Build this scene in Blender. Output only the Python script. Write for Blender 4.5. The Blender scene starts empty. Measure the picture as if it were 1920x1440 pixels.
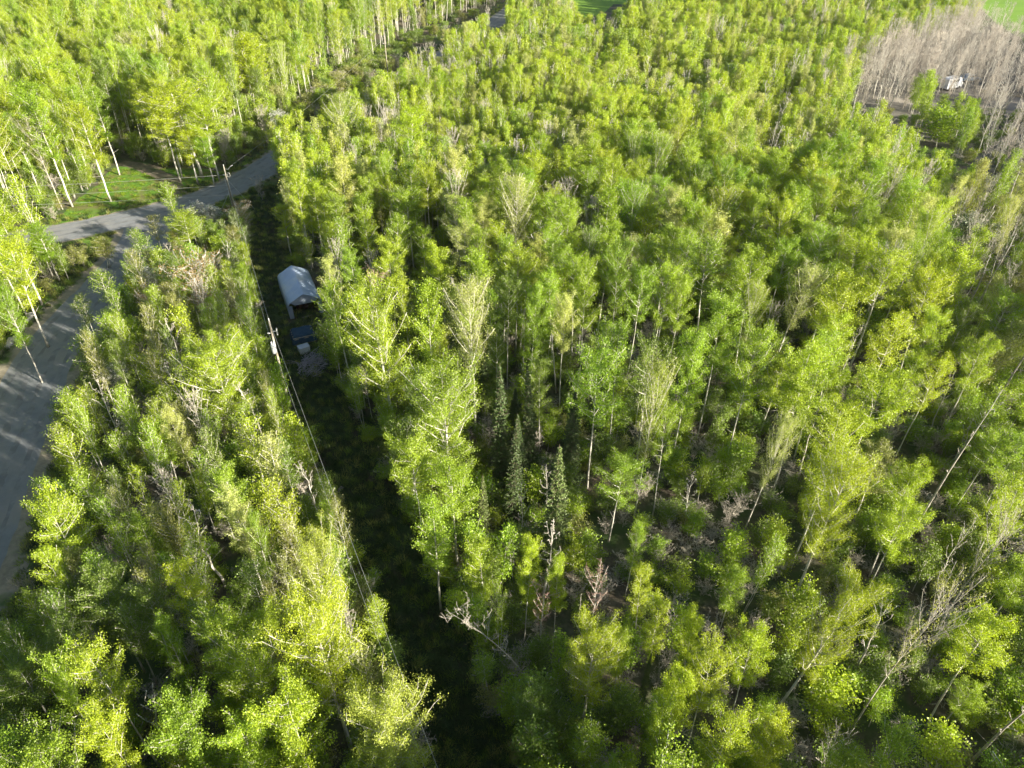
import bpy, math, random
import numpy as np
from mathutils import Vector
R = math.radians
scene = bpy.context.scene
COL = scene.collection
# ---------------------------------------------------------------- camera
CAM_H = 45.0; PITCH = 37.0; F = 1350.0
cd = bpy.data.cameras.new('camera'); cam = bpy.data.objects.new('camera', cd); COL.objects.link(cam)
cam.location = (0, 0, CAM_H); cam.rotation_euler = (R(90 - PITCH), 0, 0)
cd.sensor_width = 36; cd.lens = 36 * F / 1920; cd.clip_start = 0.5; cd.clip_end = 6000
scene.camera = cam
# ---------------------------------------------------------------- sky and sun
SUN_EL = 18.0; SUN_AZ = 121.0           # azimuth clockwise from +Y
world = bpy.data.worlds.new("World"); scene.world = world; world.use_nodes = True
nt = world.node_tree
sky = nt.nodes.new('ShaderNodeTexSky'); sky.sky_type = 'NISHITA'; sky.sun_disc = False
sky.sun_elevation = R(SUN_EL); sky.sun_rotation = R(SUN_AZ)
nt.links.new(sky.outputs[0], nt.nodes['Background'].inputs[0]); nt.nodes['Background'].inputs[1].default_value = 0.058
ld = bpy.data.lights.new('sun', 'SUN'); ld.energy = 5.0; ld.angle = R(0.5); ld.color = (1.0, 0.92, 0.76)
sun = bpy.data.objects.new('sun', ld); COL.objects.link(sun)
sdir = Vector((math.sin(R(SUN_AZ)) * math.cos(R(SUN_EL)), math.cos(R(SUN_AZ)) * math.cos(R(SUN_EL)), math.sin(R(SUN_EL))))
sun.rotation_euler = sdir.to_track_quat('Z', 'Y').to_euler()
vs = scene.view_settings; vs.view_transform = 'Standard'; vs.look = 'None'; vs.exposure = 1.82; vs.gamma = 1
cy = scene.cycles
cy.max_bounces = 5; cy.diffuse_bounces = 3; cy.glossy_bounces = 1; cy.transmission_bounces = 3; cy.transparent_max_bounces = 4
cy.sample_clamp_indirect = 6; cy.volume_bounces = 0; cy.volume_step_rate = 10; cy.volume_max_steps = 32

# ---------------------------------------------------------------- projection helpers (photo pixels, 1920 x 1440)
cp, sp = math.cos(R(PITCH)), math.sin(R(PITCH))
def at(x, y, z=0.0):
    dx, dy = (x - 960) / F, (y - 720) / F
    f, d = cp - dy * sp, sp + dy * cp
    t = (CAM_H - z) / d
    return dx * t, f * t
def proj(X, Y, Z):
    h = CAM_H - Z
    d = Y * cp + h * sp
    return 960 + F * X / d, 720 + F * (h * cp - Y * sp) / d
def inpoly(x, y, P):
    c = False; n = len(P); j = n - 1
    for i in range(n):
        xi, yi = P[i]; xj, yj = P[j]
        if (yi > y) != (yj > y) and x < (xj - xi) * (y - yi) / (yj - yi) + xi: c = not c
        j = i
    return c
def dist_line(x, y, L):
    best = 1e9
    for (ax, ay), (bx, by) in zip(L, L[1:]):
        vx, vy = bx - ax, by - ay
        t = max(0, min(1, ((x - ax) * vx + (y - ay) * vy) / (vx * vx + vy * vy)))
        best = min(best, math.hypot(x - ax - t * vx, y - ay - t * vy))
    return best

# ---------------------------------------------------------------- materials
def mat(name):
    m = bpy.data.materials.new(name); m.use_nodes = True
    n = m.node_tree.nodes; n.clear()
    return m, n, m.node_tree.links
def N(n, t, **kw):
    o = n.new(t)
    for k, v in kw.items(): setattr(o, k, v)
    return o
def leaf_material(name, trans=0.45, ramp=None, var=0.36, tint=None):
    """colour = the object's own tint, varied leaf by leaf and tree by tree"""
    m, n, l = mat(name)
    oi = N(n, 'ShaderNodeObjectInfo'); at_ = N(n, 'ShaderNodeAttribute', attribute_name='leafrand')
    hsv = N(n, 'ShaderNodeHueSaturation')
    mr = N(n, 'ShaderNodeMapRange'); mr.inputs[3].default_value = 0.490; mr.inputs[4].default_value = 0.507
    l.new(oi.outputs['Random'], mr.inputs[0]); l.new(mr.outputs[0], hsv.inputs['Hue'])
    mv = N(n, 'ShaderNodeMapRange'); mv.inputs[3].default_value = 1 - var; mv.inputs[4].default_value = 1 + var
    l.new(at_.outputs['Fac'], mv.inputs[0]); l.new(mv.outputs[0], hsv.inputs['Value'])
    if tint: hsv.inputs['Color'].default_value = (*tint, 1)
    else: l.new(oi.outputs['Color'], hsv.inputs['Color'])
    col = hsv.outputs[0]
    if ramp:
        mx = N(n, 'ShaderNodeMix', data_type='RGBA'); mx.inputs[7].default_value = (*ramp, 1)
        gt = N(n, 'ShaderNodeMath', operation='GREATER_THAN'); gt.inputs[1].default_value = 0.62
        l.new(at_.outputs['Fac'], gt.inputs[0]); l.new(gt.outputs[0], mx.inputs[0])
        l.new(col, mx.inputs[6]); col = mx.outputs[2]
    d = N(n, 'ShaderNodeBsdfDiffuse'); t = N(n, 'ShaderNodeBsdfTranslucent'); g = N(n, 'ShaderNodeBsdfGlossy')
    g.inputs['Roughness'].default_value = 0.5; g.inputs['Color'].default_value = (.9, .9, .9, 1)
    hs2 = N(n, 'ShaderNodeHueSaturation'); hs2.inputs['Saturation'].default_value = 1.08; hs2.inputs['Value'].default_value = 1.15
    l.new(col, hs2.inputs['Color'])
    l.new(col, d.inputs[0]); l.new(hs2.outputs[0], t.inputs[0])
    a = N(n, 'ShaderNodeMixShader'); a.inputs[0].default_value = trans
    b = N(n, 'ShaderNodeMixShader'); b.inputs[0].default_value = 0.035
    l.new(d.outputs[0], a.inputs[1]); l.new(t.outputs[0], a.inputs[2])
    l.new(a.outputs[0], b.inputs[1]); l.new(g.outputs[0], b.inputs[2])
    o = N(n, 'ShaderNodeOutputMaterial'); l.new(b.outputs[0], o.inputs[0])
    return m
def noise_material(name, c1, c2, scale=1.0, rough=0.9, detail=6, stretch=(1, 1, 1), bump=0.0, c3=None, scale3=0.1, th3=(.5, .6), metal=0.0, spec=.3):
    m, n, l = mat(name)
    tc = N(n, 'ShaderNodeTexCoord'); mp = N(n, 'ShaderNodeMapping'); mp.inputs['Scale'].default_value = stretch
    l.new(tc.outputs['Object'], mp.inputs[0])
    no = N(n, 'ShaderNodeTexNoise'); no.inputs['Scale'].default_value = scale; no.inputs['Detail'].default_value = detail
    no.inputs['Roughness'].default_value = 0.65
    l.new(mp.outputs[0], no.inputs[0])
    cr = N(n, 'ShaderNodeValToRGB'); cr.color_ramp.elements[0].position = .35; cr.color_ramp.elements[1].position = .68
    cr.color_ramp.elements[0].color = (*c1, 1); cr.color_ramp.elements[1].color = (*c2, 1)
    l.new(no.outputs[0], cr.inputs[0]); col = cr.outputs[0]
    if c3:
        n3 = N(n, 'ShaderNodeTexNoise'); n3.inputs['Scale'].default_value = scale3; n3.inputs['Detail'].default_value = 5
        l.new(tc.outputs['Object'], n3.inputs[0])
        r3 = N(n, 'ShaderNodeMapRange'); r3.inputs[1].default_value = th3[0]; r3.inputs[2].default_value = th3[1]
        l.new(n3.outputs[0], r3.inputs[0])
        mx = N(n, 'ShaderNodeMix', data_type='RGBA'); mx.inputs[7].default_value = (*c3, 1)
        l.new(r3.outputs[0], mx.inputs[0]); l.new(col, mx.inputs[6]); col = mx.outputs[2]
    p = N(n, 'ShaderNodeBsdfPrincipled'); p.inputs['Roughness'].default_value = rough; p.inputs['Metallic'].default_value = metal
    p.inputs['Specular IOR Level'].default_value = spec
    l.new(col, p.inputs['Base Color'])
    if bump:
        b = N(n, 'ShaderNodeBump'); b.inputs['Strength'].default_value = bump; b.inputs['Distance'].default_value = 0.058
        l.new(no.outputs[0], b.inputs['Height']); l.new(b.outputs[0], p.inputs['Normal'])
    o = N(n, 'ShaderNodeOutputMaterial'); l.new(p.outputs[0], o.inputs[0])
    return m
M = {}
M['leaf'] = leaf_material('aspen_leaves', .45)
M['needle'] = leaf_material('spruce_needles', .15, var=.2)
M['blossom'] = leaf_material('white_blossom', .35, ramp=(.10, .17, .05), var=.25)
M['aspen_bark'] = noise_material('aspen_bark', (.30, .28, .24), (.70, .67, .59), 3.0, stretch=(1, 1, .45))
M['birch_bark'] = noise_material('birch_bark', (.34, .32, .28), (.76, .73, .66), 4.0, stretch=(.6, .6, 1.6))
M['grey_bark'] = noise_material('grey_bark', (.24, .215, .185), (.56, .52, .45), 3.0, stretch=(1, 1, .5))
M['twig'] = noise_material('twigs', (.34, .30, .25), (.52, .47, .40), 2.0)
M['pink_twig'] = noise_material('reddish_twigs', (.30, .19, .16), (.50, .34, .29), 2.0)
M['dark_bark'] = noise_material('spruce_bark', (.08, .06, .045), (.16, .12, .09), 4.0)

# ---------------------------------------------------------------- object helpers
def tag(o, label=None, cat=None, group=None, kind=None):
    if label: o['label'] = label
    if cat: o['category'] = cat
    if group: o['group'] = group
    if kind: o['kind'] = kind
    return o
def empty(name, loc=(0, 0, 0), rot=(0, 0, 0)):
    o = bpy.data.objects.new(name, None); o.location = loc; o.rotation_euler = rot; o.empty_display_size = .3
    COL.objects.link(o); return o
class MB:
    def __init__(s): s.v = []; s.f = []; s.nv = 0
    def add(s, v, f):
        s.v.extend(v); s.f.extend([tuple(i + s.nv for i in q) for q in f]); s.nv += len(v)
    def tube(s, pts, rad, k=6, cap=True):
        pts = [np.array(p, float) for p in pts]; n = len(pts); vs_ = []; fs = []
        ref = None
        for i in range(n):
            d = pts[min(i + 1, n - 1)] - pts[max(i - 1, 0)]
            d = d / (np.linalg.norm(d) + 1e-9)
            if ref is None:
                ref = np.array([1, 0, 0.]) if abs(d[0]) < .8 else np.array([0, 1., 0])
            a = np.cross(d, ref); a /= np.linalg.norm(a) + 1e-9; b = np.cross(d, a); ref = np.cross(a, d) * 1.0
            r = rad[i] if hasattr(rad, '__len__') else rad
            for j in range(k):
                t = 2 * math.pi * j / k
                vs_.append(tuple(pts[i] + r * (math.cos(t) * a + math.sin(t) * b)))
        for i in range(n - 1):
            for j in range(k):
                j2 = (j + 1) % k
                fs.append((i * k + j, i * k + j2, (i + 1) * k + j2, (i + 1) * k + j))
        if cap:
            fs.append(tuple(range(k - 1, -1, -1))); fs.append(tuple((n - 1) * k + j for j in range(k)))
        s.add(vs_, fs)
    def box(s, c, d, rz=0.0, taper=1.0):
        cx, cy_, cz = c; hx, hy, hz = d[0] / 2, d[1] / 2, d[2] / 2
        vs_ = []
        for z, k in ((-hz, 1), (hz, taper)):
            for x, y in ((-hx, -hy), (hx, -hy), (hx, hy), (-hx, hy)):
                x *= k; y *= k
                vs_.append((cx + x * math.cos(rz) - y * math.sin(rz), cy_ + x * math.sin(rz) + y * math.cos(rz), cz + z))
        s.add(vs_, [(3, 2, 1, 0), (4, 5, 6, 7), (0, 1, 5, 4), (1, 2, 6, 5), (2, 3, 7, 6), (3, 0, 4, 7)])
    def mesh(s, name, m, smooth=False):
        me = bpy.data.meshes.new(name); me.from_pydata(s.v, [], s.f); me.materials.append(m)
        if smooth: me.shade_smooth()
        me.update(); return me
    def build(s, name, m, parent=None, smooth=False, bevel=0.0):
        o = bpy.data.objects.new(name, s.mesh(name, m, smooth)); COL.objects.link(o)
        if parent: o.parent = parent
        if bevel:
            b = o.modifiers.new('bevel', 'BEVEL'); b.width = bevel; b.segments = 2; b.limit_method = 'ANGLE'
        return o

def leaf_mesh(name, C, size, m, rng, flat=0.35, aspect=.75):
    """rhombic leaf sprays centred on C (n,3), sizes (n,)"""
    n = len(C)
    nrm = rng.normal(size=(n, 3)); nrm[:, 2] = np.abs(nrm[:, 2]) + flat
    nrm /= np.linalg.norm(nrm, axis=1)[:, None]
    a = np.cross(nrm, rng.normal(size=(n, 3))); a /= np.linalg.norm(a, axis=1)[:, None]
    b = np.cross(nrm, a)
    s = size[:, None]
    V = np.empty((n, 4, 3)); V[:, 0] = C - a * s * .5; V[:, 1] = C - b * s * .5 * aspect + nrm * s * .08
    V[:, 2] = C + a * s * .5; V[:, 3] = C + b * s * .5 * aspect + nrm * s * .08
    me = bpy.data.meshes.new(name)
    me.vertices.add(4 * n); me.vertices.foreach_set('co', V.reshape(-1))
    me.loops.add(4 * n); me.loops.foreach_set('vertex_index', np.arange(4 * n, dtype=np.int32))
    me.polygons.add(n); me.polygons.foreach_set('loop_start', np.arange(0, 4 * n, 4, dtype=np.int32))
    me.polygons.foreach_set('loop_total', np.full(n, 4, dtype=np.int32))
    me.materials.append(m)
    at_ = me.attributes.new('leafrand', 'FLOAT', 'FACE'); at_.data.foreach_set('value', rng.random(n).astype(np.float32))
    me.update(calc_edges=True)
    return me

# ---------------------------------------------------------------- tree prototypes
def profile(u, form):
    if form == 'round': return max(.30, math.sqrt(max(0, 1 - ((u - .42) / .62) ** 2)))
    if form == 'spire': return max(.15, (1 - u) ** .7 * (.45 + .75 * min(1, u * 3.0)))
    if form == 'vase': return .35 + .65 * math.sin(min(1, u * 1.25) * math.pi * .62)
    if form == 'oval': return max(.2, math.sin(math.pi * min(.98, (.10 + .86 * u))) ** .75)
    return 1
def broadleaf(seed, H, Rc, cb, form, nl, nt_, lpc, lsz, clump, m_leaf, m_bark, rise=.8, r0=None, stems=1, dead=0, lean=0.0, twigr=.014, kink=.03, name='t', bend=0.0):
    rng = np.random.default_rng(seed); rd = random.Random(seed)
    wood = MB(); tw = MB(); C = []; S = []
    r0 = r0 or H * .0072
    for st in range(stems):
        az0 = rd.random() * 6.28; off = 0 if stems == 1 else .22 * H * (.25 + .5 * rd.random()) * .5
        hs = H * (1 if st == 0 else .72 + .22 * rd.random())
        npt = 9; P = []; wx = wy = 0
        bx = 0 if st == 0 else .12 * math.cos(az0); by = 0 if st == 0 else .12 * math.sin(az0)
        for i in range(npt):
            t = i / (npt - 1)
            wx += rd.gauss(0, kink) * hs * .12; wy += rd.gauss(0, kink) * hs * .12
            P.append(np.array([bx + wx + off * math.cos(az0) * t ** 1.3 + lean * H * t + bend * H * t * t,
                               by + wy + off * math.sin(az0) * t ** 1.3, hs * .97 * t]))
        P[0][2] = -.15
        Rr = [r0 * (1.25 if i == 0 else 1) * (1 - .86 * (i / (npt - 1)) ** 1.1) * (1 if stems == 1 else .7) for i in range(npt)]
        wood.tube(P, Rr, 7)
        def tr(t):
            k = t * (npt - 1); i = min(npt - 2, int(k)); return P[i] * (1 - (k - i)) + P[i + 1] * (k - i)
        # a few dead stubs under the crown
        for _ in range(3 if stems == 1 and H > 9 else 0):
            t = rd.uniform(.22, cb); az = rd.random() * 6.28; p = tr(t); L = rd.uniform(.35, 1.1)
            e = p + np.array([L * math.cos(az), L * math.sin(az), rd.uniform(-.1, .5) * L])
            wood.tube([p, e], [r0 * .18, r0 * .06], 4)
        nls = nl if st == 0 else int(nl * .6)
        ga = rd.random() * 6.28
        for i in range(nls):
            u = (i + rd.random()) / nls; t = cb + (1 - cb) * u * .97
            ga += 2.4 + rd.gauss(0, .35)
            p = tr(min(.999, t)); L = Rc * profile(u, form) * rd.uniform(.72, 1.15)
            up = rise * L * (1.0 + 1.1 * u) * rd.uniform(.7, 1.2)
            up = min(up, max(.15, H * 1.0 - p[2]))
            mid = p + np.array([.5 * L * math.cos(ga), .5 * L * math.sin(ga), up * .35])
            q = ga + rd.gauss(0, .2)
            end = p + np.array([L * math.cos(q), L * math.sin(q), up])
            rl = r0 * (.42 - .26 * u) * (.7 + .3 * L / Rc)
            q1 = p * .36 + mid * .64 + rng.normal(size=3) * .05; q2 = mid * .45 + end * .55 + rng.normal(size=3) * .07
            wood.tube([p, q1, q2, end], [rl, rl * .75, rl * .48, .02], 5)
            isdead = rd.random() < dead
            for j in range(nt_):
                s = .35 + .65 * (j + rd.random()) / nt_
                pp = (p * (1 - s / .5) + q1 * (s / .5)) if s < .5 else (q1 * (1 - (s - .5) / .5) + end * ((s - .5) / .5))
                dv = rng.normal(size=3) * .8 + (end - p) / (np.linalg.norm(end - p) + 1e-6) * .7 + np.array([0, 0, .35])
                dv /= np.linalg.norm(dv); tl = Rc * .30 * rd.uniform(.5, 1.15) * (1.1 - .3 * s)
                te = pp + dv * tl
                tw.tube([pp, (pp + te) / 2 + rng.normal(size=3) * .03, te], [twigr * 1.3, twigr, twigr * .5], 3, cap=False)
                if isdead or lpc == 0:
                    for _ in range(3):
                        dd = dv + rng.normal(size=3) * .55; s2 = rd.uniform(.3, .95)
                        a0 = pp * (1 - s2) + te * s2; tw.tube([a0, a0 + dd / np.linalg.norm(dd) * tl * .6], [twigr * .8, twigr * .4], 3, cap=False)
                    continue
                nn = max(3, int(lpc * rd.uniform(.5, 1.4)))
                off_ = rng.normal(size=(nn, 3)) * clump * np.array([1, 1, .75])
                k = rng.random(nn)[:, None] * .6 + .4
                C.append(pp * (1 - k) + te * k + off_ * .55 + 0); S.append(lsz * rng.uniform(.55, 1.25, nn))
    wm = wood.mesh(name + '_trunk', m_bark, True)
    tm = tw
    return wm, tm, (np.concatenate(C) if C else None), (np.concatenate(S) if S else None), rng
def finish(pr, m_leaf, m_twig, name):
    wm, tw, C, S, rng = pr
    if C is None:
        return wm, tw.mesh(name + '_crown', m_twig)
    lm = leaf_mesh(name + '_crown', C, S, m_leaf, rng)
    # twigs are joined into the crown mesh
    tm = tw.mesh('tmp', m_twig)
    return wm, join_meshes([lm, tm], name + '_crown')
def join_meshes(ms, name):
    nv = [len(m.vertices) for m in ms]; V = []; LI = []; LT = []; MI = []; LR = []; mats = []; off = 0
    for m in ms:
        n = len(m.vertices); a = np.empty(n * 3, np.float32); m.vertices.foreach_get('co', a); V.append(a)
        b = np.empty(len(m.loops), np.int32); m.loops.foreach_get('vertex_index', b); LI.append(b + off); off += n
        p = len(m.polygons); c = np.empty(p, np.int32); m.polygons.foreach_get('loop_total', c); LT.append(c)
        c = np.empty(p, np.int32); m.polygons.foreach_get('material_index', c)
        idx = []
        for mm in m.materials:
            if mm not in mats: mats.append(mm)
            idx.append(mats.index(mm))
        MI.append(np.array(idx, np.int32)[c])
        r = np.zeros(p, np.float32)
        if 'leafrand' in m.attributes: m.attributes['leafrand'].data.foreach_get('value', r)
        LR.append(r)
    V = np.concatenate(V); LI = np.concatenate(LI); LT = np.concatenate(LT).astype(np.int32)
    me = bpy.data.meshes.new(name); me.vertices.add(len(V) // 3); me.vertices.foreach_set('co', V)
    me.loops.add(len(LI)); me.loops.foreach_set('vertex_index', LI)
    me.polygons.add(len(LT)); me.polygons.foreach_set('loop_start', (np.cumsum(LT) - LT).astype(np.int32)); me.polygons.foreach_set('loop_total', LT)
    for m in mats: me.materials.append(m)
    me.polygons.foreach_set('material_index', np.concatenate(MI))
    at_ = me.attributes.new('leafrand', 'FLOAT', 'FACE'); at_.data.foreach_set('value', np.concatenate(LR))
    me.update(calc_edges=True)
    return me
def spruce(seed, H, Rc, name, dens=1.0):
    rng = np.random.default_rng(seed); rd = random.Random(seed)
    wood = MB(); C = []
    wood.tube([(0, 0, -.1), (rd.gauss(0, .05), rd.gauss(0, .05), H * .5), (0, 0, H)], [H * .013, H * .008, .012], 6)
    z = H * .07; V = []; 
    while z < H * .99:
        u = z / H; L0 = Rc * (1 - u) ** .85 + .06
        nb = 8 if u < .8 else 6
        a0 = rd.random() * 6.28
        for i in range(nb):
            a = a0 + 6.283 * i / nb + rd.gauss(0, .22); L = L0 * rd.uniform(.65, 1.18)
            p0 = np.array([0, 0, z]); e = np.array([L * math.cos(a), L * math.sin(a), z - L * .28 + L * .1])
            md = np.array([.55 * L * math.cos(a), .55 * L * math.sin(a), z - L * .24])
            wood.tube([p0, md, e], [.02, .014, .006], 3, cap=False)
            ns = int((5 + 26 * L) * dens)
            s = rng.random(ns) ** .7
            base = np.where(s[:, None] < .55, p0 * (1 - s[:, None] / .55) + md * (s[:, None] / .55), md * (1 - (s[:, None] - .55) / .45) + e * ((s[:, None] - .55) / .45))
            side = np.array([-math.sin(a), math.cos(a), 0]); sg = rng.choice([-1, 1], ns) * rng.random(ns) * .30 * (1.15 - s) * (L + .45)
            c = base + side * sg[:, None] + np.array([0, 0, -1]) * (np.abs(sg) * .3 + rng.random(ns) * .06)[:, None]
            C.append(c)
        z += rd.uniform(.20, .30) * (1.15 - .5 * u)
    C = np.concatenate(C)
    return wood.mesh(name + '_trunk', M['dark_bark'], True), leaf_mesh(name + '_crown', C, rng.uniform(.07, .16, len(C)), M['needle'], rng, flat=.9, aspect=.5)

PROTO = {}   # kind -> list of (trunk mesh, crown mesh, H, R, cf)
def reg(kind, n, fn, H, Rc, cf):
    PROTO[kind] = [(*fn(i), H, Rc, cf) for i in range(n)]
L_, A_ = M['leaf'], M['aspen_bark']
reg('aspen', 9, lambda i: finish(broadleaf(100 + i, 14, 2.3 + .3 * math.sin(i * 2.1), (.58, .5, .42)[i % 3], 'round', 20 + i % 3 * 3, 7, (112, 84, 128)[i // 3], .105, .40, L_, A_, rise=.55), L_, M['grey_bark'], 'aspen'), 14, 2.55, .77)
reg('tall', 6, lambda i: finish(broadleaf(140 + i, 14, 1.55, .40, 'oval', 21, 6, 96, .104, .38, L_, A_, rise=.95), L_, M['grey_bark'], 'aspen'), 14, 1.85, .70)
reg('big', 4, lambda i: finish(broadleaf(180 + i, 15, 3.5, .34, 'round', 36, 10, 112, .100, .46, L_, A_, rise=.72, r0=.20, twigr=.018), L_, M['aspen_bark'], 'aspen'), 15, 4.2, .66)
reg('pale', 4, lambda i: finish(broadleaf(210 + i, 14, 2.3, .42, 'oval', 34, 9, 56, .085, .46, L_, A_, rise=1.15, twigr=.013, r0=.12), L_, M['grey_bark'], 'aspen'), 14, 2.8, .70)
reg('birch', 6, lambda i: finish(broadleaf(240 + i, 9, 1.0, .42, 'oval', 20, 6, 29, .095, .34, L_, M['birch_bark'], rise=1.0, r0=.062, stems=1 + i % 2, twigr=.009), L_, M['grey_bark'], 'birch'), 9, 1.4, .62)
reg('poplar', 7, lambda i: finish(broadleaf(270 + i, 10.5, .85, .30, 'spire' if i % 3 else 'oval', 26, 5, 28, .125, .34, L_, A_, rise=1.9, r0=.06), L_, M['grey_bark'], 'poplar'), 10.5, 1.1, .62)
reg('sapling', 5, lambda i: finish(broadleaf(300 + i, 5, .95, .22, 'oval', 16, 5, 34, .12, .36, L_, A_, rise=.9, r0=.04, stems=1 + i % 2, twigr=.008), L_, M['grey_bark'], 'sapling'), 5, 1.1, .6)
reg('shrub', 6, lambda i: finish(broadleaf(330 + i, 2.2, 1.0, .08, 'vase', 9, 5, 30, .105, .34, L_, M['grey_bark'], rise=.8, r0=.03, stems=3, twigr=.007), L_, M['grey_bark'], 'shrub'), 2.2, 1.2, .55)
reg('blossom', 3, lambda i: finish(broadleaf(360 + i, 5, 1.5, .25, 'oval', 18, 6, 56, .13, .34, L_, M['grey_bark'], rise=.8, r0=.05, stems=2, twigr=.01), M['blossom'], M['grey_bark'], 'blossom'), 5, 1.7, .62)
reg('bare', 5, lambda i: finish(broadleaf(390 + i, 11, 1.5, .40, 'oval', 24, 10, 0, .1, .1, L_, A_, rise=1.2, r0=.075, twigr=.010, kink=.05), None, M['twig'], 'bare'), 11, 1.7, .7)
reg('pinkbare', 2, lambda i: finish(broadleaf(410 + i, 9, 1.7, .45, 'vase', 16, 11, 0, .1, .1, L_, A_, rise=1.1, r0=.11, twigr=.014, kink=.07), None, M['pink_twig'], 'bare'), 9, 1.9, .72)
reg('deadbig', 2, lambda i: finish(broadleaf(420 + i, 15, 2.6, .42, 'vase', 26, 11, 9, .14, .35, L_, M['grey_bark'], rise=1.25, r0=.115, twigr=.008, kink=.06, dead=.45), L_, M['grey_bark'], 'bare'), 15, 2.9, .72)
reg('pole', 2, lambda i: finish(broadleaf(430 + i, 14, .7, .35, 'spire', 12, 2, 0, .1, .1, L_, M['grey_bark'], rise=.3, r0=.13, twigr=.02, kink=.03), None, M['grey_bark'], 'bare'), 14, .8, .6)
reg('bud', 3, lambda i: finish(broadleaf(440 + i, 10, 2.3, .35, 'vase', 24, 10, 10, .13, .5, L_, A_, rise=.9, r0=.12, twigr=.018, stems=2), L_, M['aspen_bark'], 'maple'), 10, 2.5, .68)
reg('bush', 3, lambda i: finish(broadleaf(450 + i, 3, 1.2, .08, 'vase', 12, 8, 0, .1, .1, L_, M['grey_bark'], rise=1.0, r0=.03, stems=3, twigr=.010), None, M['twig'], 'bush'), 3, 1.3, .55)
reg('arch', 1, lambda i: finish(broadleaf(475, 12, 1.7, .5, 'vase', 14, 8, 0, .1, .1, L_, M['grey_bark'], rise=.7, r0=.075, twigr=.014, bend=-.55, kink=.02), None, M['grey_bark'], 'bare'), 12, 1.6, .72)
reg('spruce', 4, lambda i: spruce(460 + i, 9, 1.6, 'spruce', 3.2), 9, 1.85, .42)
reg('whip', 4, lambda i: finish(broadleaf(480 + i, 10, .55, .35, 'oval', 14, 4, 0, .1, .1, L_, A_, rise=2.0, r0=.06, twigr=.012, kink=.06), None, M['twig'], 'bare'), 10, .7, .6)
NAMES = dict(aspen='aspen_tree', tall='aspen_tree', big='aspen_tree', pale='aspen_tree', birch='birch_tree', poplar='young_poplar', sapling='sapling',
             shrub='shrub', blossom='blossoming_tree', bare='bare_tree', whip='bare_tree', pinkbare='bare_tree', deadbig='bare_tree', pole='dead_tree', arch='dead_tree', bud='maple_tree', bush='bare_bush', spruce='spruce_tree')
CATS = dict(aspen='tree', tall='tree', big='tree', pale='tree', birch='birch tree', poplar='poplar', sapling='sapling', shrub='shrub', blossom='blossoming tree',
            bare='bare tree', whip='bare tree', pinkbare='bare tree', deadbig='bare tree', pole='dead tree', arch='dead tree', bud='maple tree', bush='bush', spruce='spruce')
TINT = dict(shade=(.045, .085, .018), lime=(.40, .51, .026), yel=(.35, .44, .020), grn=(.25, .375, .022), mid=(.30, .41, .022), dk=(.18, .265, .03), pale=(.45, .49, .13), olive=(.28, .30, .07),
            cream=(.34, .415, .06), blossom=(.74, .72, .66), orange=(.42, .29, .11), spruce=(.08, .13, .035), spruceg=(.14, .19, .05), silver=(.42, .44, .30), grey=(.3, .3, .2))
def tuft(i):
    rng = np.random.default_rng(600 + i); n = 46; V = []; Fc = []
    for k in range(n):
        a = rng.random() * 6.28; r_ = rng.random() * .28; x, y = r_ * math.cos(a), r_ * math.sin(a); h = rng.uniform(.15, .42); b = rng.random() * 6.28; l_ = rng.uniform(.05, .25)
        w = .014; V += [(x - w * math.sin(b), y + w * math.cos(b), 0), (x + w * math.sin(b), y - w * math.cos(b), 0), (x + l_ * math.cos(b), y + l_ * math.sin(b), h)]; Fc.append((3 * k, 3 * k + 1, 3 * k + 2))
    me = bpy.data.meshes.new('grass_tuft'); me.from_pydata(V, [], Fc); me.materials.append(M['leaf'])
    at_ = me.attributes.new('leafrand', 'FLOAT', 'FACE'); at_.data.foreach_set('value', rng.random(n).astype(np.float32)); return me
rnd = random.Random(7)
def plant(kind, X, Y, h, w, tint, label, group=None, lean=(0, 0), rz=None, v=None, scale_override=None):
    P = PROTO[kind]; v = rnd.randrange(len(P)) if v is None else v
    tm, cm, H, Rc, cf = P[v]
    sz = h / H; sx = w / (2 * Rc)
    o = empty(NAMES[kind], (X, Y, ground_z(X, Y)), (lean[1], lean[0], 0))
    for nm, me in (('trunk', tm), ('crown', cm)):
        c = bpy.data.objects.new(nm, me); COL.objects.link(c); c.parent = o
        c.rotation_euler = (0, 0, rnd.random() * 6.28 if rz is None else rz) if nm == 'trunk' else (0, 0, last.rotation_euler[2])
        c.scale = (sx, sx, sz)
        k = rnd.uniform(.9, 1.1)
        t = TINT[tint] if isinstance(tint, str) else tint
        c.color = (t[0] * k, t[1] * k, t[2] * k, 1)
        last = c
    tag(o, label, CATS[kind], group)
    return o
def ground_z(X, Y): return 0.0

# ================================================================ the setting
def smooth(L, n=6):
    out = []
    for i in range(len(L) - 1):
        p0 = L[max(0, i - 1)]; p1 = L[i]; p2 = L[i + 1]; p3 = L[min(len(L) - 1, i + 2)]
        for k in range(n):
            t = k / n
            out.append(tuple(.5 * (2 * p1[c] + (p2[c] - p0[c]) * t + (2 * p0[c] - 5 * p1[c] + 4 * p2[c] - p3[c]) * t * t + (-p0[c] + 3 * p1[c] - 3 * p2[c] + p3[c]) * t ** 3) for c in (0, 1)))
    out.append(tuple(L[-1])); return out
LOWER = smooth([(-36.5, 6), (-39.2, 20), (-41.8, 31), (-44.8, 42), (-48.2, 54), (-51, 65), (-51.4, 76), (-51.2, 86), (-52, 94), (-54, 101)])
UPPER = smooth([(-140, 62), (-105, 79), (-75, 91), (-62, 97.5), (-52, 105), (-46, 113), (-42, 124), (-38.5, 138), (-30, 163), (-22, 189), (-13, 218), (-5, 248), (3, 280), (12, 320), (20, 380)])
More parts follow.
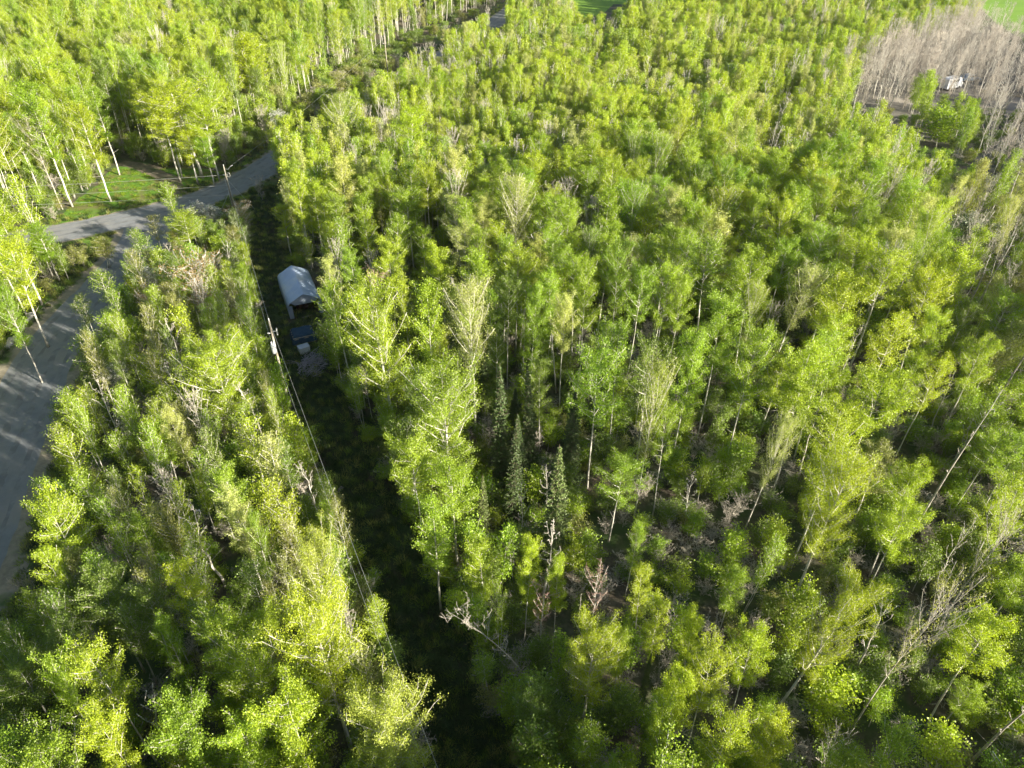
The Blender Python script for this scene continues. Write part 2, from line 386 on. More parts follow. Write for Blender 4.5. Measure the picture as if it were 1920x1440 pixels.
TRAIL = smooth([at(*p) for p in [(505, 350), (503, 400), (500, 450), (512, 510), (538, 590), (568, 670), (600, 750), (648, 850), (692, 940), (738, 1060), (785, 1190), (842, 1330), (885, 1440), (935, 1600)]])
def ribbon(name, L, w, z, m, jit=.15, step=.8, seed=1):
    r = random.Random(seed); P = []
    for a, b in zip(L, L[1:]):
        d = math.hypot(b[0] - a[0], b[1] - a[1]); n = max(1, int(d / step))
        for i in range(n): P.append((a[0] + (b[0] - a[0]) * i / n, a[1] + (b[1] - a[1]) * i / n))
    P.append(L[-1]); v = []; f = []; jl = jr = 0
    for i, (x, y) in enumerate(P):
        a = P[max(0, i - 2)]; b = P[min(len(P) - 1, i + 2)]; dx, dy = b[0] - a[0], b[1] - a[1]; k = math.hypot(dx, dy)
        nx, ny = -dy / k, dx / k
        jl = jl * .7 + r.gauss(0, jit); jr = jr * .7 + r.gauss(0, jit)
        v += [(x + nx * (w / 2 + jl), y + ny * (w / 2 + jl), z), (x, y, z + .0015), (x - nx * (w / 2 + jr), y - ny * (w / 2 + jr), z)]
        if i: f += [(3 * i - 3, 3 * i - 2, 3 * i + 1, 3 * i), (3 * i - 2, 3 * i - 1, 3 * i + 2, 3 * i + 1)]
    me = bpy.data.meshes.new(name); me.from_pydata(v, [], f); me.materials.append(m)
    o = bpy.data.objects.new(name, me); COL.objects.link(o); o['kind'] = 'structure'; return o
def sheet(name, P, z, m):
    """polygon given in ground metres, edges roughened"""
    r = random.Random(len(name)); Q = []
    for i in range(len(P)):
        a, b = P[i], P[(i + 1) % len(P)]; n = max(2, int(math.hypot(b[0] - a[0], b[1] - a[1]) / 1.0))
        for k in range(n):
            t = k / n; Q.append((a[0] + (b[0] - a[0]) * t + r.gauss(0, .14), a[1] + (b[1] - a[1]) * t + r.gauss(0, .14), z))
    me = bpy.data.meshes.new(name); me.from_pydata(Q, [], [tuple(range(len(Q)))]); me.materials.append(m)
    o = bpy.data.objects.new(name, me); COL.objects.link(o); o['kind'] = 'structure'; return o
M['floor'] = noise_material('forest_floor', (.055, .045, .032), (.17, .14, .10), 1.6, detail=12, bump=.9, c3=(.055, .09, .025), scale3=.22, th3=(.42, .6))
M['road'] = noise_material('gravel_road', (.17, .18, .195), (.23, .24, .25), .7, detail=12, bump=.25, c3=(.25, .24, .225), scale3=.16, th3=(.48, .7), rough=.85)
M['shoulder'] = noise_material('road_shoulder', (.20, .175, .13), (.33, .29, .22), 1.4, detail=9, bump=.3, c3=(.07, .11, .03), scale3=.35, th3=(.55, .66))
M['lawn'] = noise_material('mown_grass', (.07, .16, .012), (.13, .25, .024), 1.3, detail=12, bump=.8, c3=(.14, .14, .045), scale3=.3, th3=(.46, .62))
M['rough'] = noise_material('rough_grass', (.05, .10, .016), (.10, .15, .035), .9, detail=9, bump=.7, c3=(.13, .11, .055), scale3=.2, th3=(.48, .62))
M['dirt'] = noise_material('dirt', (.13, .11, .075), (.25, .21, .15), .9, detail=9, bump=.4, c3=(.07, .11, .03), scale3=.5, th3=(.55, .7))
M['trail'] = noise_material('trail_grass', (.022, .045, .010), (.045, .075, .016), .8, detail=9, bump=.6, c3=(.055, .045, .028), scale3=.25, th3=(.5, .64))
M['field'] = noise_material('field', (.12, .24, .018), (.18, .31, .028), .03, detail=8, bump=.2, stretch=(1, 4, 1))
M['brush_floor'] = noise_material('brush_floor', (.11, .10, .085), (.20, .185, .155), .8, detail=12, bump=.7, c3=(.28, .25, .21), scale3=.06, th3=(.5, .62))
g = 2600
me = bpy.data.meshes.new('ground'); me.from_pydata([(-g, -300, 0), (g, -300, 0), (g, g, 0), (-g, g, 0)], [], [(0, 1, 2, 3)]); me.materials.append(M['floor'])
o = bpy.data.objects.new('ground', me); COL.objects.link(o); o['kind'] = 'structure'
LAWN = [at(*p) for p in [(100, 432), (118, 402), (140, 378), (185, 345), (205, 322), (225, 312), (290, 318), (345, 312), (425, 322), (470, 300), (480, 306), (400, 352), (300, 400), (240, 415)]]
sheet('lawn', LAWN, .004, M['lawn'])
DRIVE = smooth([at(*p) for p in [(225, 305), (262, 314), (300, 328), (325, 345), (345, 375)]])
ribbon('driveway', DRIVE, 2.6, .008, M['dirt'], seed=5)
sheet('verge', [at(*p) for p in [(0, 700), (0, 640), (60, 585), (110, 535), (150, 500), (165, 460), (120, 440), (200, 455), (205, 480), (175, 510), (110, 575), (50, 650)]], .004, M['lawn'])
ribbon('road_verge', LOWER, 12.0, .002, M['rough'], seed=2, jit=.3)
ribbon('cross_road_verge', UPPER, 11, .003, M['rough'], seed=3, jit=.3)
ribbon('road_shoulder', LOWER, 10.4, .010, M['shoulder'], seed=4, jit=.12)
ribbon('cross_road_shoulder', UPPER, 7.8, .012, M['shoulder'], seed=5, jit=.12)
ribbon('road', LOWER, 6.6, .016, M['road'], seed=6, jit=.06)
ribbon('cross_road', UPPER, 6.4, .019, M['road'], seed=7, jit=.06)
M['track'] = noise_material('worn_gravel', (.185, .19, .20), (.24, .245, .25), 1.5, detail=12, bump=.3, c3=(.16, .165, .17), scale3=.6, th3=(.45, .6))
def offset(L, d):
    out = []
    for i in range(len(L)):
        a = L[max(0, i - 1)]; b = L[min(len(L) - 1, i + 1)]; k = math.hypot(b[0] - a[0], b[1] - a[1]); out.append((L[i][0] - (b[1] - a[1]) / k * d, L[i][1] + (b[0] - a[0]) / k * d))
    return out
for n_, d_ in enumerate((-2.3, -.75, .75, 2.3)):
    ribbon('wheel_track', offset(LOWER, d_), .5, .0205, M['track'], seed=30 + n_, jit=.07, step=.5)
    ribbon('wheel_track', offset(UPPER, d_), .5, .0235, M['track'], seed=40 + n_, jit=.07, step=.5)
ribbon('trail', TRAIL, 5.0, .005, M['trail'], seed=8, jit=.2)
F1 = [at(1822, 0), at(1868, 44), at(1935, 85), (320, 230), (420, 300), (420, 520), (150, 520), at(1700, -40), at(1790, -25)]
sheet('field', F1, .004, M['field'])
F2 = [at(1075, 28), at(1105, 34), at(1135, 22), at(1150, 8), at(1350, 8), at(1350, -40), at(1050, -40)]
sheet('field', F2, .004, M['field'])
BARE_PX = [(1575, 185), (1600, 140), (1680, 100), (1790, 62), (1850, 60), (1905, 105), (2100, 120), (2150, 480), (1935, 470), (1845, 330), (1760, 270), (1690, 240)]
sheet('brush_ground', [at(*p) for p in BARE_PX], .003, M['brush_floor'])
ribbon('path', smooth([at(*p) for p in [(1690, 245), (1790, 236), (1880, 248), (2000, 262), (2200, 280)]]), 3.2, .008, M['dirt'], seed=11)
ribbon('path', smooth([at(*p) for p in [(1840, 170), (1900, 178), (2050, 200)]]), 3.0, .008, M['dirt'], seed=12)

CLEAR = [
    [(0, 680), (60, 620), (110, 560), (150, 510), (192, 503), (190, 560), (150, 610), (130, 680), (75, 790), (62, 900), (40, 1020), (15, 1110), (0, 1180)],
    [(100, 440), (200, 420), (290, 400), (400, 345), (480, 296), (506, 300), (506, 366), (470, 376), (400, 385), (350, 400), (290, 395), (245, 415), (215, 445), (165, 462), (110, 462)],
    [(105, 425), (150, 378), (205, 325), (300, 325), (420, 325), (400, 345), (280, 395), (200, 415)],
    [(485, 395), (508, 385), (512, 470), (530, 510), (595, 505), (598, 555), (585, 600), (578, 640), (585, 690), (600, 712), (640, 760), (660, 840), (695, 900), (722, 1000), (750, 1120), (800, 1230), (845, 1330), (870, 1440), (840, 1440), (785, 1290), (735, 1150), (690, 1030), (640, 900), (600, 840), (560, 745), (545, 780), (525, 700), (498, 590), (478, 480)],
    [(412, 308), (420, 308), (440, 385), (430, 385)],
    [(1832, -8), (1930, -8), (1930, 84), (1885, 50)],
    [(1076, -5), (1190, -5), (1150, 14), (1125, 24), (1090, 26)],
    [(920, 25), (940, 25), (950, 45), (930, 48)],
    [(1762, 142), (1838, 128), (1838, 172), (1762, 178)],
    [(1160, 960), (1200, 960), (1180, 1030), (1350, 960), (1330, 1080), (1240, 1120), (1190, 1080)],
]
VIS_BARE = [(1598, 172), (1640, 130), (1760, 80), (1860, 75), (1925, 115), (1925, 410), (1850, 350), (1790, 290), (1720, 232), (1650, 205)]
GAP = [(545, 225), (600, 180), (690, 112), (760, 66), (850, 28), (905, 10), (925, 14), (880, 34), (800, 72), (730, 120), (640, 172), (580, 215)]
GAPZ = [(545, 240), (600, 190), (690, 118), (760, 72), (850, 38), (905, 22), (925, 30), (870, 62), (800, 98), (720, 150), (640, 190), (580, 240)]
def crown_points(X, Y, h, w, frs=(1.0, .85, .65, .45, .2)):
    for z in frs:
        k = w * .5 * (.3 if z == 1 else .9)
        for dx in (-k, 0, k):
            yield proj(X + dx, Y, h * z)
def blocks(X, Y, h, w, polys):
    for x, y in crown_points(X, Y, h, w):
        for P in polys:
            if inpoly(x, y, P): return True
    return False

# ================================================================ man-made things
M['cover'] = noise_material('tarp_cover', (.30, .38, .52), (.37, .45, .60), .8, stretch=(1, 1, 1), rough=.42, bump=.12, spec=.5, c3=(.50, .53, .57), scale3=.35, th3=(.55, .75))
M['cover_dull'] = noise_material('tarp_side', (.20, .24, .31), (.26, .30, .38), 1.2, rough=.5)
M['inside'] = noise_material('clutter', (.02, .017, .015), (.09, .045, .03), 3.0)
M['steel'] = noise_material('galvanised_steel', (.40, .41, .42), (.55, .56, .57), 4, rough=.4, metal=.6)
M['wood_pole'] = noise_material('weathered_pole', (.22, .20, .16), (.40, .37, .30), 2.5, stretch=(3, 3, .3), rough=.9, c3=(.22, .17, .11), scale3=.5, th3=(.5, .7))
M['tank'] = noise_material('grey_paint', (.36, .38, .40), (.46, .48, .49), 2, rough=.4)
M['porcelain'] = noise_material('porcelain', (.62, .62, .6), (.75, .75, .73), 3, rough=.25)
M['wire'] = noise_material('aluminium_wire', (.42, .42, .40), (.52, .52, .50), 1, rough=.45, metal=.5)
M['navy'] = noise_material('navy_tarp', (.018, .045, .075), (.03, .07, .11), 1.5, rough=.85, bump=.2, spec=.15)
M['white'] = noise_material('white_paint', (.60, .62, .66), (.72, .74, .76), 1.5, rough=.4)
M['stick'] = noise_material('cut_branches', (.26, .24, .27), (.50, .47, .48), 2.0)
M['rock'] = noise_material('rock', (.30, .29, .27), (.48, .46, .42), 2.0, detail=8, bump=.6)
M['glass'] = noise_material('dark_glass', (.03, .04, .05), (.05, .06, .07), 1, rough=.1, spec=.8)
M['blue'] = noise_material('blue_grey_paint', (.16, .24, .34), (.20, .29, .40), 1, rough=.3)
M['rubber'] = noise_material('rubber', (.03, .03, .03), (.05, .05, .05), 3)
SX, SY = -26.1, 72.4                       # front left corner of the shelter
ax = Vector((-.40, .917, 0)).normalized(); rx = Vector((ax.y, -ax.x, 0))   # length direction, width direction
sh = empty('portable_garage', (SX, SY, 0), (0, 0, math.atan2(rx.y, rx.x)))
tag(sh, 'pale blue-grey fabric car shelter with open front beside the grassy trail', 'shelter')
prof = [(0, 0), (0, .6), (0, 1.2), (.02, 1.72), (.12, 1.92), (.35, 2.12), (.8, 2.36), (1.3, 2.62), (1.75, 2.85), (1.95, 2.93), (2.15, 2.85), (2.6, 2.62), (3.1, 2.36), (3.55, 2.12), (3.78, 1.92), (3.88, 1.72), (3.9, 1.2), (3.9, .6), (3.9, 0)]
nL = 44; LEN = 7.8; v = []; f = []
rg = np.random.default_rng(3)
for i in range(nL + 1):
    y = LEN * i / nL; rib = abs(math.sin(math.pi * y / 1.3 * 1.0)) ** .6
    for j, (x, z) in enumerate(prof):
        s = .02 * (1 - rib) * (1 if z > 1.7 else .4)
        wz = .010 * math.sin(5 * x + 3.1 * y) + .014 * math.sin(9 * y - 4 * x)
        v.append((x, y, z - .03 * rib * (1 if z > 1.8 else 0) + (wz if z > .1 else 0)))
np_ = len(prof)
for i in range(nL):
    for j in range(np_ - 1):
        f.append((i * np_ + j, i * np_ + j + 1, (i + 1) * np_ + j + 1, (i + 1) * np_ + j))
me = bpy.data.meshes.new('cover'); me.from_pydata(v, [], f); me.materials.append(M['cover']); me.shade_smooth()
o = bpy.data.objects.new('cover', me); COL.objects.link(o); o.parent = sh
md = o.modifiers.new('t', 'SOLIDIFY'); md.thickness = .015
b = MB()   # gable panel above the door and the strips beside it
pf = [p for p in prof if p[1] >= 1.7]
b.add([(x, .02, z - .03) for x, z in pf] + [(x, .02, 1.66 if .5 < x < 3.4 else z - .05) for x, z in pf], [(i, i + 1, i + 1 + len(pf), i + len(pf)) for i in range(len(pf) - 1)])
b.box((.24, .02, .85), (.46, .02, 1.68)); b.box((3.66, .02, .85), (.46, .02, 1.68))
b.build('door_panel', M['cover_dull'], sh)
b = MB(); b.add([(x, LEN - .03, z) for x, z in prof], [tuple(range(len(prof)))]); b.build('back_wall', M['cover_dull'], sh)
b = MB()
for y in (.06, 2.6, 5.2, 7.7):
    b.tube([(.05, y, 0), (.05, y, 1.7), (.38, y, 2.05), (1.95, y, 2.83), (3.52, y, 2.05), (3.85, y, 1.7), (3.85, y, 0)], .022, 6)
b.build('frame', M['steel'], sh)
b = MB(); rr = random.Random(4)
for i in range(9): b.box((rr.uniform(.8, 3.1), rr.uniform(1.2, 6), .3 + .2 * rr.random()), (rr.uniform(.4, .9), rr.uniform(.4, 1.1), rr.uniform(.5, .9)), rr.random())
cl = b.build('stored_clutter', M['inside'], None, bevel=.03); cl.location = sh.location; cl.rotation_euler = sh.rotation_euler
tag(cl, 'dark reddish-brown clutter stored in the open front of the fabric shelter', 'clutter')
b = MB(); b.box((1.9, -.25, .06), (1.3, .12, .12), .1)
bd = b.build('board', M['wood_pole'], None, bevel=.01); bd.location = sh.location; bd.rotation_euler = sh.rotation_euler; tag(bd, 'weathered board lying across the mouth of the fabric shelter', 'board')

def drape(cx, cy_, lx, ly, h, rz, name, m, label, cat, seed):
    """a tarp sagging over a stack"""
    r = np.random.default_rng(seed); n = 22; v = []; f = []
    for i in range(n + 1):
        for j in range(n + 1):
            u, w = 2 * i / n - 1, 2 * j / n - 1
            e = max(abs(u), abs(w)); z = h * (1 - .06 * (u * u)) if e < .82 else h * (1 - (e - .82) / .18 * .8)
            x = u * lx / 2 * (.96 if e < .82 else 1); y = w * ly / 2 * (.96 if e < .82 else 1)
            v.append((x + .04 * math.sin(7 * w + 3 * u), y + .04 * math.sin(8 * u), z + .03 * math.sin(6 * u + 2) * math.cos(5 * w) + r.normal() * .006))
    for i in range(n):
        for j in range(n): f.append((i * (n + 1) + j, i * (n + 1) + j + 1, (i + 1) * (n + 1) + j + 1, (i + 1) * (n + 1) + j))
    e = empty(name, (cx, cy_, 0), (0, 0, rz)); tag(e, label, cat)
    me = bpy.data.meshes.new('tarp'); me.from_pydata(v, [], f); me.materials.append(m); me.shade_smooth()
    o = bpy.data.objects.new('tarp', me); COL.objects.link(o); o.parent = e
    b = MB(); rr = random.Random(seed)
    for k in range(6):
        for q in range(5): b.tube([(-lx * .44, -ly * .42 + q * ly * .21, .09 + k * h * .145), (lx * .44, -ly * .42 + q * ly * .21 + rr.gauss(0, .02), .09 + k * h * .145)], .06, 6)
    b.build('stacked_logs', M['wood_pole'], e)
rz = math.atan2(rx.y, rx.x)
drape(-23.6, 68.2, 2.7, 2.4, 1.1, rz, 'covered_woodpile', M['navy'], 'dark navy tarp draped over a stack in front of the fabric shelter', 'woodpile', 5)
e = empty('utility_box', (-22.9, 65.6, 0), (0, 0, rz + .15)); tag(e, 'small white box with pale lid between the navy tarp and the brush pile', 'box')
b = MB(); b.box((0, 0, .36), (1.15, .85, .72)); b.build('body', M['white'], e, bevel=.04)
b = MB(); b.box((0, 0, .76), (1.22, .92, .07)); b.build('lid', M['tank'], e, bevel=.02)
b = MB(); rr = random.Random(9)
for i in range(240):
    a = rr.random() * 6.28; r_ = rr.random() ** .7 * 1.9; x, y = r_ * math.cos(a) * .8, r_ * math.sin(a) * 1.35
    z = .1 + .75 * max(0, 1 - r_ / 2) * rr.random(); L = rr.uniform(.4, 1.5); q = rr.gauss(.6, .9); t = rr.gauss(0, .25)
    b.tube([(x, y, z), (x + L * .5 * math.cos(q), y + L * .5 * math.sin(q), z + t * L * .5 + .05), (x + L * math.cos(q), y + L * math.sin(q), max(.03, z + t * L))], [.035, .028, .012], 4)
o = b.build('brush_pile', M['stick'], None); o.location = (-21.6, 63.0, 0); tag(o, 'heap of pale cut branches at the trail edge below the white box', 'brush pile')

def wire(pa, pb, sag, label, group, rad=.011):
    b = MB(); n = 28
    b.tube([(pa[0] + (pb[0] - pa[0]) * t, pa[1] + (pb[1] - pa[1]) * t, pa[2] + (pb[2] - pa[2]) * t - 4 * sag * t * (1 - t)) for t in [i / n for i in range(n + 1)]], rad, 5)
    tag(b.build('power_line', M['wire'], None, True), label, 'wire', group)
def pole(loc, h, label, lean=(0, 0), transformer=False, lamp=False):
    e = empty('utility_pole', (loc[0], loc[1], 0), (lean[0], lean[1], 0)); tag(e, label, 'utility pole', 'utility poles along the power line')
    b = MB(); b.tube([(0, 0, -.2), (0, 0, h * .5), (0, 0, h)], [.13, .11, .085], 12); b.build('pole', M['wood_pole'], e, True)
    def ins(x, y, z, dx=0, dy=0, dz=1):
        b = MB(); d = (dx, dy, dz); R_ = [.02, .05, .035, .06, .035, .06, .03]
        b.tube([(x + dx * .05 * i, y + dy * .05 * i, z + dz * .05 * i) for i in range(7)], R_, 8); b.build('insulator', M['porcelain'], e, True)
    ins(0, 0, h - .02); ins(-.12, 0, h - 1.3, -1, 0, 0)
    if transformer:
        b = MB(); b.tube([(.0, -.42, h - 3.2), (.0, -.42, h - 3.15), (.0, -.42, h - 2.25), (.0, -.42, h - 2.2)], [.19, .23, .23, .17], 16); t = b.build('transformer', M['tank'], e, True)
        for s in (-.1, .1):
            b = MB(); b.tube([(s, -.42, h - 2.2), (s, -.42, h - 2.05), (s, -.42, h - 1.95)], [.05, .06, .03], 8); b.build('bushing', M['porcelain'], e, True)
        b = MB(); b.box((.0, -.2, h - 2.7), (.1, .3, .5)); b.build('bracket', M['steel'], e)
        b = MB(); b.tube([(.1, 0, h - 1.1), (.5, -.05, h - 1.05)], .03, 6); b.tube([(.5, -.05, h - 1.45), (.52, -.05, h - .75)], .06, 8); b.build('fuse_cutout', M['porcelain'], e)
    if lamp:
        b = MB(); b.tube([(.08, 0, h - .35), (.55, .0, h - .45), (.95, .05, h - .05), (1.35, .1, h + .15)], .028, 6); b.build('arm', M['steel'], e, True)
        b = MB(); pts = [(.42 + .22 * math.cos(a), 0, h - 1.3 + .34 * math.sin(a)) for a in [i * .45 for i in range(15)]]; b.tube(pts, .028, 5); b.build('wire_coil', M['wire'], e, True)
        b = MB(); b.box((.22, 0, h - 1.3), (.28, .06, .06)); b.build('bracket', M['steel'], e)
    return e
P1 = at(438, 388); P2 = at(545, 772); H2 = 10.0; H1 = 9.6
H1 = CAM_H - P1[1] * math.tan(R(PITCH) + math.atan((312 - 720) / F)); H2 = CAM_H - P2[1] * math.tan(R(PITCH) + math.atan((602 - 720) / F))
print('poles', P1, H1, P2, H2)
pole(P1, H1, 'weathered wooden utility pole with a steel arm beside the road junction', lamp=True)
pole(P2, H2, 'wooden utility pole with grey transformer beside the trail, left of the shelter', transformer=True)
P3 = (2.5, 3.5)
pole(P3, H2, 'wooden utility pole at the near end of the grassy trail')
PL = (-125, 86); pole(PL, 10, 'wooden utility pole among the trees far along the cross road')
PN = (-29, 178); pole(PN, 9.5, 'wooden utility pole in the brushy strip beside the far road')
wire((P1[0], P1[1], H1 + .2), (P2[0], P2[1], H2 + .2), .9, 'thin upper wire between the junction pole and the transformer pole', 'power lines')
wire((P1[0] - .3, P1[1], H1 - 1.3), (P2[0] - .3, P2[1], H2 - 1.3), 1.1, 'thin lower wire between the junction pole and the transformer pole', 'power lines')
wire((P2[0], P2[1], H2 + .2), (P3[0], P3[1], H2 + .2), .9, 'thin upper wire running over the dark trail towards the bottom edge', 'power lines', .010)
wire((P2[0] - .3, P2[1], H2 - 1.3), (P3[0] - .5, P3[1], H2 - 1.3), 1.0, 'thin lower wire running over the dark trail towards the bottom edge', 'power lines', .010)
for k, (za, w_) in enumerate(((H1 - 1.3, 'upper'), (H1 - 2.9, 'middle'), (H1 - 4.4, 'lowest'))):
    wire((P1[0], P1[1], za), (PL[0], PL[1], 9.5 - k), .9, w_ + ' of the three pale wires running left from the junction pole', 'power lines', .014)
wire((P1[0] + .9, P1[1], H1), (PN[0], PN[1], 9.4), .9, 'single wire running from the junction pole away along the far road', 'power lines', .012)
wire((P2[0] - .05, P2[1], H2 - 3.3), (*at(470, 712, 2.0), 2.0), .05, 'taut guy wire slanting left from the transformer pole', 'guy wires', .02)
wire((P1[0] + .05, P1[1], H1 - 2), (P1[0] + 3.6, P1[1] - 1.0, 0), .03, 'taut guy wire on the right of the junction pole', 'guy wires', .018)
wire((P1[0] - .05, P1[1], H1 - 3.8), (P1[0] - .8, P1[1] - 6.5, 0), .05, 'taut guy wire on the near side of the junction pole', 'guy wires', .018)

# boulders along the left road edge
rr = random.Random(21); ON = 'first second third fourth fifth sixth seventh eighth ninth tenth eleventh'.split()
for k in range(11):
    px = 14 + k * 4.6; X, Y = at(px, 652 - k * 6.0)
    b = MB(); n = 7; r_ = rr.uniform(.25, .5); vs_ = []; fs = []
    for i in range(6):
        th = math.pi * i / 5
        for j in range(9):
            a = 6.283 * j / 9; q = r_ * (1 + rr.uniform(-.18, .18))
            vs_.append((q * 1.3 * math.sin(th) * math.cos(a), q * math.sin(th) * math.sin(a), q * .7 * math.cos(th) + r_ * .3))
    for i in range(5):
        for j in range(9): fs.append((i * 9 + j, (i + 1) * 9 + j, (i + 1) * 9 + (j + 1) % 9, i * 9 + (j + 1) % 9))
    b.add(vs_, fs); o = b.build('boulder', M['rock'], None); o.location = (X, Y, 0); o.rotation_euler = (0, 0, rr.random() * 6)
    tag(o, f'pale boulder at the left edge of the near road, {ON[k]} from the photo edge', 'boulder', 'boulders lining the near road')

# vehicles parked among the bare trees, far right
def vehicle(X, Y, rz, L, W, H, m, name, label, cat, van):
    e = empty(name, (X, Y, 0), (0, 0, rz)); tag(e, label, cat)
    if van: side = [(-L/2, .35), (-L/2, H * .93), (-L/2 + .2, H), (L/2 - .9, H), (L/2 - .25, H * .6), (L/2, H * .5), (L/2, .35)]
    else: side = [(-L/2, .35), (-L/2, .85), (-L/2 + .5, .95), (-L/2 + 1.0, H), (L/2 - 1.9, H), (L/2 - 1.15, .95), (L/2 - .1, .8), (L/2, .35)]
    b = MB(); n = len(side)
    b.add([(x, -W/2 * (.88 if z > H * .9 else 1), z) for x, z in side] + [(x, W/2 * (.88 if z > H * .9 else 1), z) for x, z in side],
          [tuple(range(n - 1, -1, -1)), tuple(range(n, 2 * n))] + [(i, (i + 1) % n, (i + 1) % n + n, i + n) for i in range(n)])
    b.build('body', m, e, bevel=.06)
    for s in (-1, 1):
        b = MB(); b.box((-.1, s * (W/2 + .0) * (.95 if not van else 1), H * .77), (L * .42, .05, H * .22)); b.build('side_window', M['glass'], e)
        for x in (-L * .32, L * .32):
            b = MB(); b.tube([(x, s * (W/2 - .2), .34), (x, s * (W/2 + .02), .34)], .34, 16); b.build('wheel', M['rubber'], e)
X, Y = at(1780, 166); vehicle(X, Y, .5, 5.2, 2.2, 2.5, M['white'], 'parked_van', 'white vehicle parked half hidden behind the bare trees, far right', 'vehicle', True)
X, Y = at(1816, 152); vehicle(X, Y, .2, 5.0, 1.9, 1.6, M['blue'], 'parked_car', 'blue-grey vehicle parked behind the white one among bare trees', 'vehicle', False)
X, Y = at(1868, 160); vehicle(X, Y, .3, 4.6, 1.9, 1.5, M['navy'], 'parked_car', 'dark vehicle parked furthest right beside the bare trees', 'vehicle', False)

